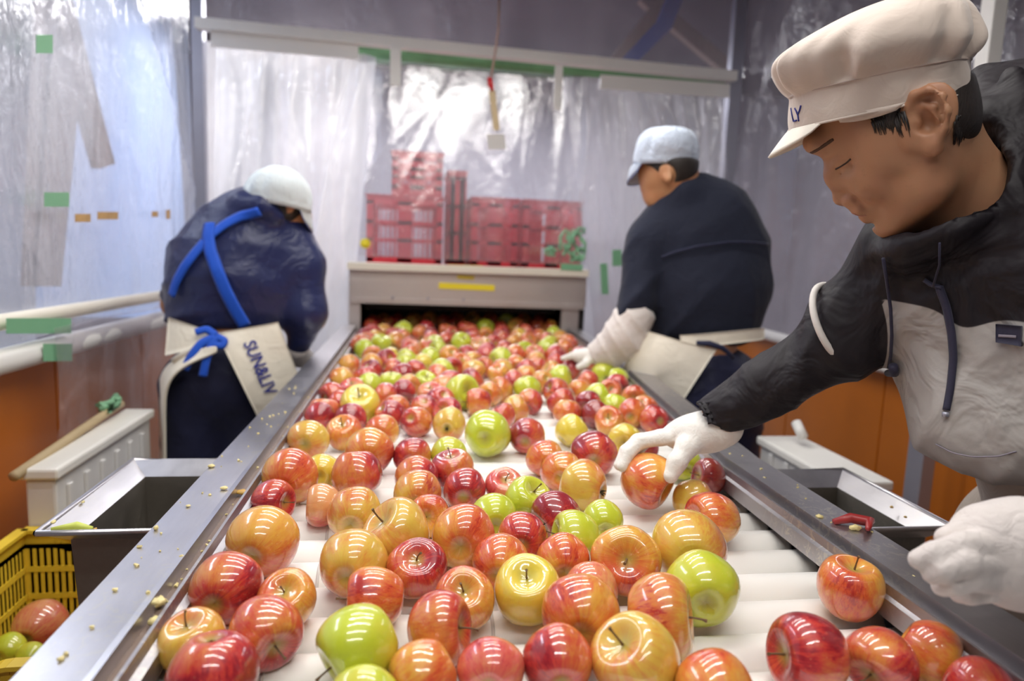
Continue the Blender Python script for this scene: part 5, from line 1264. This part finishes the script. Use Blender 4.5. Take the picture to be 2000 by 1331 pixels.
    for dx, dy in ((-.045, .07), (.045, -.07)):
        f = SDF(); q = hp+[dx*1.1, dy*1.1, 0]; f.cap([q[0]+.03, q[1], .045], [q[0]-.13, q[1], .04], .045, .04, k=.02); f.plane([0, 0, .002], [0, 0, -1], .004); sdf_obj('shoe', f, .008, M['black'], T, 1)
    # the apple in his hand
    add_apple('apple', A(1264, 938, 1.052), .046, 'O', 'dr', 'red and yellow apple held between the fingers of the reaching white glove', 1, stem=False, calyx=True)
    return T
build_front()
# ------------------------------------------------------------------ far worker on the right: navy jacket, pale blue cap
def legs_and_shoes(T, hp, mat, dxy, r=(.105, .078, .062), h=.013):
    t = SDF(); t.ell(hp+np.array([0, 0, .02]), (.145, .13, .14), None, .05)
    for s_ in (-1, 1): t.chain([hp+np.array([s_*dxy[0], s_*dxy[1], 0]), hp+np.array([s_*dxy[0]*1.1, s_*dxy[1]*1.1, -.40]), np.array([hp[0]+s_*dxy[0]*1.15, hp[1]+s_*dxy[1]*1.15, .07])], r, k=.05)
    to = sdf_obj('trousers', t, h, mat, T, 2, fold=(.005, 8, [(1, 0, .5), (0, 1, -.4), (.3, .3, 1)], 12))
    for s_ in (-1, 1):
        f = SDF(); q = hp+np.array([s_*dxy[0]*1.15, s_*dxy[1]*1.15, 0]); f.cap([q[0]+.02, q[1]-.05, .045], [q[0]-.03, q[1]+.13, .04], .045, .04, k=.02); f.plane([0, 0, .002], [0, 0, -1], .004); sdf_obj('shoe', f, .009, M['black'], T, 1)
    return t
def cap_of_rings(Fr, rings, mat, T, nt_=72, fold=.004, seed=1, name='cap'):
    n = Fr.n; G = []; rs = np.random.RandomState(seed); ks = [(rs.uniform(0, 6.28), rs.uniform(.08, .2), rs.uniform(.5, 1.2)) for _ in range(9)]
    for i, (f, bk, sb) in enumerate(rings):
        pf, pb = Fr(*f), Fr(*bk); c = (pf+pb)/2; a = (pf-pb)/2; row = []
        for j in range(nt_):
            th = 2*math.pi*j/nt_; p = c+a*math.cos(th)-n*sb*math.sin(th)
            if i >= 2:
                g = sum(w*math.exp(-(((th-t0+math.pi) % (2*math.pi)-math.pi)/wd)**2) for t0, wd, w in ks)*fold; p = p-(p-c)/(np.linalg.norm(p-c)+1e-9)*g
            row.append(p)
        G.append(row)
    G = np.array(G); nr = len(rings); fs = [(i*nt_+j, i*nt_+(j+1) % nt_, (i+1)*nt_+(j+1) % nt_, (i+1)*nt_+j) for i in range(nr-1) for j in range(nt_)]; fs.append(tuple((nr-1)*nt_+j for j in range(nt_)))
    o = mesh_obj(name, G.reshape(-1, 3), fs, mat, T, True); md = o.modifiers.new('s', 'SUBSURF'); md.levels = 1; md.render_levels = 1; md = o.modifiers.new('t', 'SOLIDIFY'); md.thickness = .003; md.offset = -1
    return o, G
def visor_of(Fr, ring, tip, mat, co, th0=0.0, span=1.05, drop=.010, under=None):
    n = Fr.n; f, bk, sb = ring; pf, pb = Fr(*f), Fr(*bk); c = (pf+pb)/2; a = (pf-pb)/2; tv = tip-(c+a*math.cos(th0)-n*sb*math.sin(th0)); m_, k_ = 25, 7; VG = np.zeros((m_, k_, 3))
    for i in range(m_):
        t = -span+2*span*i/(m_-1); th = th0+t; p = c+a*math.cos(th)-n*sb*math.sin(th); L_ = max(0, 1-(t/span)**2)**.55
        for j in range(k_): v = j/(k_-1); VG[i, j] = p+tv*L_*v+np.array([0, 0, 1])*drop*math.sin(math.pi*v)*L_
    b = MB(); b.grid(VG); vo = b.build('visor', mat, co, True); md = vo.modifiers.new('t', 'SOLIDIFY'); md.thickness = .004; md.offset = 0
    if under is not None:
        b = MB(); b.grid(VG-np.array([0, 0, .0035])); b.build('visor_lining', under, vo, True)
    return vo
def build_mid():
    Fr = Frame(1340, 480, 2.05); L = Fr; n = Fr.n
    hp = L(1385, 735, .03); hp = np.array([hp[0]+.02, hp[1], .86])
    T = thing('person', (hp[0], hp[1], 0), 'man in navy work jacket and pale blue cap at the far right of the rollers', 'person')
    fw = dirp(Fr, (1315, 330), (1255, 362))*0.8+n*0.45; fw /= np.linalg.norm(fw); sd_ = np.cross(fw, [0, 0, 1.0]); sd_ /= np.linalg.norm(sd_); up = np.cross(sd_, fw)
    R = np.array([fw, sd_, up])
    s = SDF(); hc = L(1306, 324, 0)
    s.ell(hc, (.084, .074, .088), R, .02); s.ell(L(1288, 352, .02), (.062, .055, .072), R, .03); s.ell(L(1279, 385, .02), (.030, .032, .026), R, .03)
    s.cap(L(1262, 345, .045), L(1258, 366, .05), .010, .014, k=.014); s.cap(L(1262, 334, .0), L(1262, 334, .07), .014, k=.02)
    s.cap(L(1318, 370, -.02), L(1286, 392, .0), .026, .022, k=.03)
    s.ell(L(1303, 345, -.074), (.017, .012, .030), R, .008); s.ell(L(1302, 343, -.086), (.009, .008, .018), R, .006, 's')
    s.cap(L(1325, 345, .01), L(1352, 420, .02), .052, .062, k=.03)
    c0, c1 = L(1368, 470, .03), L(1378, 650, .04)
    s.cap(c0, c1, .085, .08, k=.06); s.cap(c1, hp, .08, .09, k=.05)
    s.chain([L(1262, 465, 0), L(1246, 610, -.05), L(1170, 685, -.04)], [.045, .038, .026], k=.03); s.chain([L(1455, 475, .10), L(1475, 600, .16), L(1380, 640, .30)], [.045, .038, .026], k=.03)
    for q in (-1, 1): s.chain([hp+[q*.08, q*.03, 0], hp+[q*.09, q*.03, -.42], [hp[0]+q*.09, hp[1]+q*.03, .08]], [.08, .055, .038], k=.05)
    V, Fq = s.mesh(.0065); V = smooth(V, Fq, 1); mesh_obj('body', V, Fq, M['skin_far'], T, True)
    h = SDF(); h.ell(hc+up*.002-fw*.004, (.088, .077, .090), R, .01); h.ell(L(1328, 342, .01), (.040, .060, .028), R, .02); h.ell(L(1276, 368, .01), (.075, .11, .068), R, .006, 's'); h.ell(L(1303, 348, -.085), (.024, .03, .032), R, .004, 's')
    h.plane(L(1300, 312), [0, 0, 1], .004); sdf_obj('hair', h, .0055, M['hair'], T, 1)
    rings = [((1236, 324), (1362, 326), .080), ((1236, 305), (1364, 312), .086), ((1237, 297), (1366, 303), .098), ((1240, 282), (1366, 286), .104), ((1246, 264), (1362, 266), .100), ((1262, 254), (1352, 254), .078), ((1282, 251), (1330, 250), .04), ((1300, 250), (1312, 250), .006)]
    co, G = cap_of_rings(Fr, rings, M['cap_blue'], T, fold=.011, seed=4)
    visor_of(Fr, rings[0], L(1226, 358, .055), M['cap_blue'], co, th0=-.35, span=1.15, drop=.012, under=M['cap_under'])
    J = SDF(); ax = n
    J.cap(L(1366, 455, .05), L(1374, 560, .05), .180, .190, k=.05, ax=ax, fl=.66); J.cap(L(1374, 560, .05), L(1372, 620, .05), .190, .175, k=.05, ax=ax, fl=.70)
    lo = L(1370, 674, 0)[2]; J.plane([0, 0, lo], [0, 0, -1], .03)
    J.cap(L(1320, 430, .02), L(1270, 470, .0), .075, .080, k=.05); J.cap(L(1400, 430, .06), L(1445, 480, .09), .085, .085, k=.06)
    J.cap(L(1262, 478, -.01), L(1247, 585, -.05), .070, .064, k=.012); J.cap(L(1247, 585, -.05), L(1238, 606, -.06), .064, .058, k=.012)
    J.cap(L(1452, 490, .10), L(1468, 600, .16), .075, .068, k=.03); J.cap(L(1468, 600, .16), L(1380, 640, .30), .06, .045, k=.02)
    J.chain([L(1300, 392, -.01), L(1335, 372, -.03), L(1366, 366, .02), L(1372, 385, .08)], [.030, .034, .034, .03], k=.03); J.cap(L(1345, 395, .02), L(1360, 440, .03), .07, .10, k=.05)
    J.cap(L(1318, 340, .01), L(1335, 392, .01), .052, .050, k=.01, mode='s')
    V, Fq = J.mesh(.009); V = smooth(V, Fq, 2); V = folds(V, vnorm(V, Fq), .011, 3, [dirp(Fr, (0, 0), (1, -1.6)), dirp(Fr, (0, 0), (.8, 1)), dirp(Fr, (0, 0), (.2, 1))], 8)
    jo = mesh_obj('jacket', V, Fq, M['navy_dull'], T, True)
    ribbon('yoke_seam', J, [(1292, 502), (1320, 492), (1360, 482), (1380, 479), (1420, 474), (1460, 474), (1498, 478)], .007, M['trouser_navy'], jo, off=.004, th=.004, t0=1.4)
    # arm cover and glove
    g = SDF(); g.chain([L(1240, 618, -.06), L(1222, 650, -.06), L(1186, 680, -.05), L(1160, 690, -.04)], [.062, .060, .045, .030], k=.02); g.chain([L(1232, 660, -.06), L(1205, 690, -.055)], [.055, .035], k=.02)
    V, Fq = g.mesh(.006); V = smooth(V, Fq, 1); V = folds(V, vnorm(V, Fq), .005, 9, [dirp(Fr, (0, 0), (1, -1.2))], 26); mesh_obj('arm_cover', V, Fq, M['sleeve_white'], T, True)
    g = SDF(); g.cap(L(1168, 688, -.045), L(1140, 692, -.04), .030, .032, k=.01, ax=n*0.3+np.array([0, 0, 1]), fl=.75)
    for i in range(4): g.chain([L(1142, 690, -.05+i*.022), L(1122, 690+i, -.055+i*.024), L(1105+i*2, 695+i, -.055+i*.025)], [.011, .010, .008], k=.004)
    g.chain([L(1160, 694, -.065), L(1150, 703, -.08), L(1138, 708, -.085)], [.013, .011, .009], k=.008)
    sdf_obj('glove', g, .0035, M['glove'], T, 1)
    hip = legs_and_shoes(T, hp, M['trouser_navy'], (.085, .035))
    # apron seen from behind: white cloth round the hips and the tie
    Ap = SDF(); Ap.ell(hp+np.array([-.03, .02, .02]), (.175, .16, .20), None, .05); Ap.cap(L(1300, 700, .0), L(1300, 790, .02), .115, .10, k=.05); Ap.cap(L(1376, 625, .05), hp, .165, .15, k=.05)
    patch_on('apron', Ap, [(1250, 648), (1398, 682), (1332, 788), (1222, 735)], 26, 22, M['apron'], T, off=.012, th=.004, t0=1.4)
    patch_on('apron_waistband', Ap, [(1330, 655), (1500, 640), (1500, 662), (1330, 682)], 22, 6, M['apron'], T, off=.010, th=.004, t0=1.4)
    b = MB(); q = [Ap.hit(*c_, 1.4)[0]-n*.02 for c_ in ((1360, 668), (1385, 670), (1410, 678), (1425, 690), (1432, 699))]; b.tube(q, [.006, .009, .008, .006, .004], 8); b.build('apron_tie', M['trouser_navy'], T, True)
    b = MB(); b.tube([L(1248, 700, -.08), L(1262, 708, -.09), L(1275, 706, -.08)], [.010, .020, .010], 10); b.build('apron_tie', M['apron'], T, True)
    return T
# ------------------------------------------------------------------ far worker on the left: blue straps, bent head
def build_left():
    Fr = Frame(480, 530, 2.05); L = Fr; n = Fr.n
    hp = L(440, 735, .02); hp = np.array([hp[0], hp[1], .84])
    T = thing('person', (hp[0], hp[1], 0), 'bent worker in shiny navy clothes with crossed blue apron straps', 'person')
    fw = dirp(Fr, (545, 385), (600, 432))*.85+n*.40; fw /= np.linalg.norm(fw); sd_ = np.cross(fw, [0, 0, 1.0]); sd_ /= np.linalg.norm(sd_); up = np.cross(sd_, fw); R = np.array([fw, sd_, up])
    s = SDF(); hc = L(545, 398, .02)
    s.ell(hc, (.092, .074, .088), R, .02); s.ell(L(578, 425, .05), (.052, .052, .050), R, .03); s.cap(L(592, 436, .07), L(590, 448, .07), .012, .012, k=.015); s.ell(L(566, 408, -.055), (.014, .010, .024), R, .008)
    s.cap(L(540, 405, .02), L(500, 440, .03), .050, .06, k=.03)
    c0, c1 = L(490, 500, .05), L(450, 640, .05)
    s.cap(L(500, 440, .03), c0, .065, .09, k=.05); s.cap(c0, c1, .09, .085, k=.06); s.cap(c1, hp, .08, .09, k=.05)
    s.chain([L(590, 490, .02), L(610, 620, 0), L(575, 700, .10)], [.045, .038, .028], k=.03); s.chain([L(370, 510, .10), L(330, 600, .20), L(430, 680, .40)], [.045, .038, .028], k=.03)
    for q in (-1, 1): s.chain([hp+[q*.08, q*.02, 0], hp+[q*.09, q*.02, -.42], [hp[0]+q*.09, hp[1]+q*.02, .08]], [.08, .055, .038], k=.05)
    V, Fq = s.mesh(.0075); V = smooth(V, Fq, 1); mesh_obj('body', V, Fq, M['skin_far'], T, True)
    h = SDF(); h.ell(hc+up*.003-fw*.006, (.093, .078, .090), R, .01); h.ell(L(568, 418, .045), (.058, .09, .050), R, .004, 's') if False else None; h.ell(L(562, 412, -.04), (.022, .02, .030), R, .01)
    sdf_obj('hair', h, .006, M['hair'], T, 1)
    rings = [((606, 418), (482, 392), .082), ((608, 402), (476, 372), .088), ((609, 396), (474, 364), .094), ((608, 376), (484, 346), .098), ((596, 352), (502, 332), .086), ((580, 338), (520, 326), .060), ((562, 330), (536, 326), .03), ((552, 328), (546, 327), .005)]
    co, G = cap_of_rings(Fr, rings, M['cap_white'], T, fold=.011, seed=8)
    visor_of(Fr, rings[0], L(611, 456, .05), M['cap_white'], co, th0=-.2, span=1.1, drop=.012, under=M['cap_under'])
    J = SDF()
    J.cap(L(495, 470, .06), L(470, 545, .06), .170, .205, k=.06, ax=n, fl=.70); J.cap(L(470, 545, .06), L(448, 610, .06), .195, .175, k=.05, ax=n, fl=.72)
    lo = L(450, 648, 0)[2]; J.plane([0, 0, lo], [0, 0, -1], .03)
    J.cap(L(560, 470, .04), L(592, 520, .02), .080, .080, k=.05); J.cap(L(592, 515, .02), L(598, 610, .0), .074, .068, k=.014); J.cap(L(598, 610, 0), L(583, 690, .06), .068, .040, k=.03)
    J.cap(L(400, 470, .09), L(372, 520, .12), .070, .072, k=.05); J.cap(L(372, 520, .12), L(345, 590, .16), .070, .052, k=.04); J.cap(L(345, 590, .16), L(400, 680, .34), .05, .04, k=.03)
    J.chain([L(458, 415, .04), L(475, 398, -.01), L(512, 402, -.05), L(540, 425, -.05)], [.034, .043, .040, .030], k=.012); J.cap(L(500, 430, .04), L(495, 460, .05), .09, .12, k=.05)
    J.cap(L(545, 385, .02), L(530, 420, .02), .055, .045, k=.01, mode='s')
    V, Fq = J.mesh(.009); V = smooth(V, Fq, 2); V = folds(V, vnorm(V, Fq), .012, 13, [dirp(Fr, (0, 0), (1, -.9)), dirp(Fr, (0, 0), (-.25, 1)), dirp(Fr, (0, 0), (1, .5))], 9)
    jo = mesh_obj('jacket', V, Fq, M['navy_shiny'], T, True)
    hip = legs_and_shoes(T, hp, M['trouser_navy'], (.085, .02), r=(.10, .085, .072))
    Ws = SDF(); Ws.cap(L(455, 600, .06), L(440, 690, .05), .185, .175, k=.05, ax=n, fl=.75); Ws.ell(hp+np.array([0, 0, .02]), (.175, .155, .20), None, .06); Ws.cap(L(530, 660, .03), L(535, 860, .05), .11, .10, k=.06)
    # straps
    ribbon('apron_strap', J, [(508, 412), (470, 424), (440, 440), (412, 462), (385, 492), (362, 522), (346, 552), (338, 578)], .030, M['blue_strap'], T, off=.006, th=.003, t0=1.4)
    ribbon('apron_strap', J, [(412, 438), (408, 462), (412, 492), (424, 526), (440, 566), (458, 602), (478, 636)], .036, M['blue_strap'], T, off=.008, th=.003, t0=1.4)
    # apron: waist, lettered side panel, hanging edge
    patch_on('apron_waistband', Ws, [(338, 622), (425, 655), (418, 676), (332, 696)], 18, 8, M['apron'], T, off=.012, th=.004, t0=1.4)
    patch_on('apron', Ws, [(424, 654), (540, 632), (600, 800), (502, 816)], 24, 30, M['apron'], T, off=.012, th=.004, t0=1.4)
    text_on('SUN&LIV', Ws, (472, 674), (10.2, 24.6), (33.0, -12.5), M['ink'], T, off=.021, t0=1.4, bold=.02)
    e_ = [L(428, 664, -.17), L(380, 680, -.16), L(332, 706, -.14), L(312, 745, -.12), L(309, 800, -.10), L(309, 895, -.09), L(309, 980, -.09)]
    b = MB(); P_ = np.array(e_); G2 = np.array([[p+n*(.16*v)*min(1, i*.25)+Fr.x*(.030*(1-v))*min(1, i*.3)+np.array([0, 0, -.022*(1-v)]) for v in np.linspace(0, 1, 5)] for i, p in enumerate(P_)])
    b.grid(G2); ao = b.build('apron_side', M['apron'], T, True); md = ao.modifiers.new('s', 'SUBSURF'); md.levels = 2; md.render_levels = 2; md = ao.modifiers.new('t', 'SOLIDIFY'); md.thickness = .006
    b = MB(); q = [Ws.hit(*c_, 1.4)[0]-n*.02 for c_ in ((428, 660), (400, 672), (368, 686), (340, 704))]; b.tube(q, [.011, .010, .010, .009], 8); b.build('apron_tie', M['apron'], T, True)
    # blue bow
    for pth, r in (([(425, 665), (402, 676), (384, 700), (374, 722)], .012), ([(425, 665), (414, 690), (408, 712), (404, 734)], .011), ([(392, 656), (410, 650), (425, 662)], .010), ([(425, 664), (440, 672), (436, 682), (420, 678)], .010)):
        ribbon('blue_bow', Ws, pth, r*2.2, M['blue_strap'], T, off=.034, th=.004, t0=1.4)
    # gloves
    g = SDF(); g.cap(L(584, 688, .06), L(590, 706, .09), .036, .032, k=.02); g.cap(L(590, 700, .09), L(602, 705, .13), .030, .028, k=.02)
    for i in range(4): g.chain([L(600, 700+i*2, .12+i*.01), L(612, 704+i*3, .14+i*.012), L(618, 712+i*3, .15+i*.012)], [.012, .010, .009], k=.004)
    sdf_obj('glove', g, .004, M['glove_grey'], T, 1)
    return T
build_mid(); build_left()
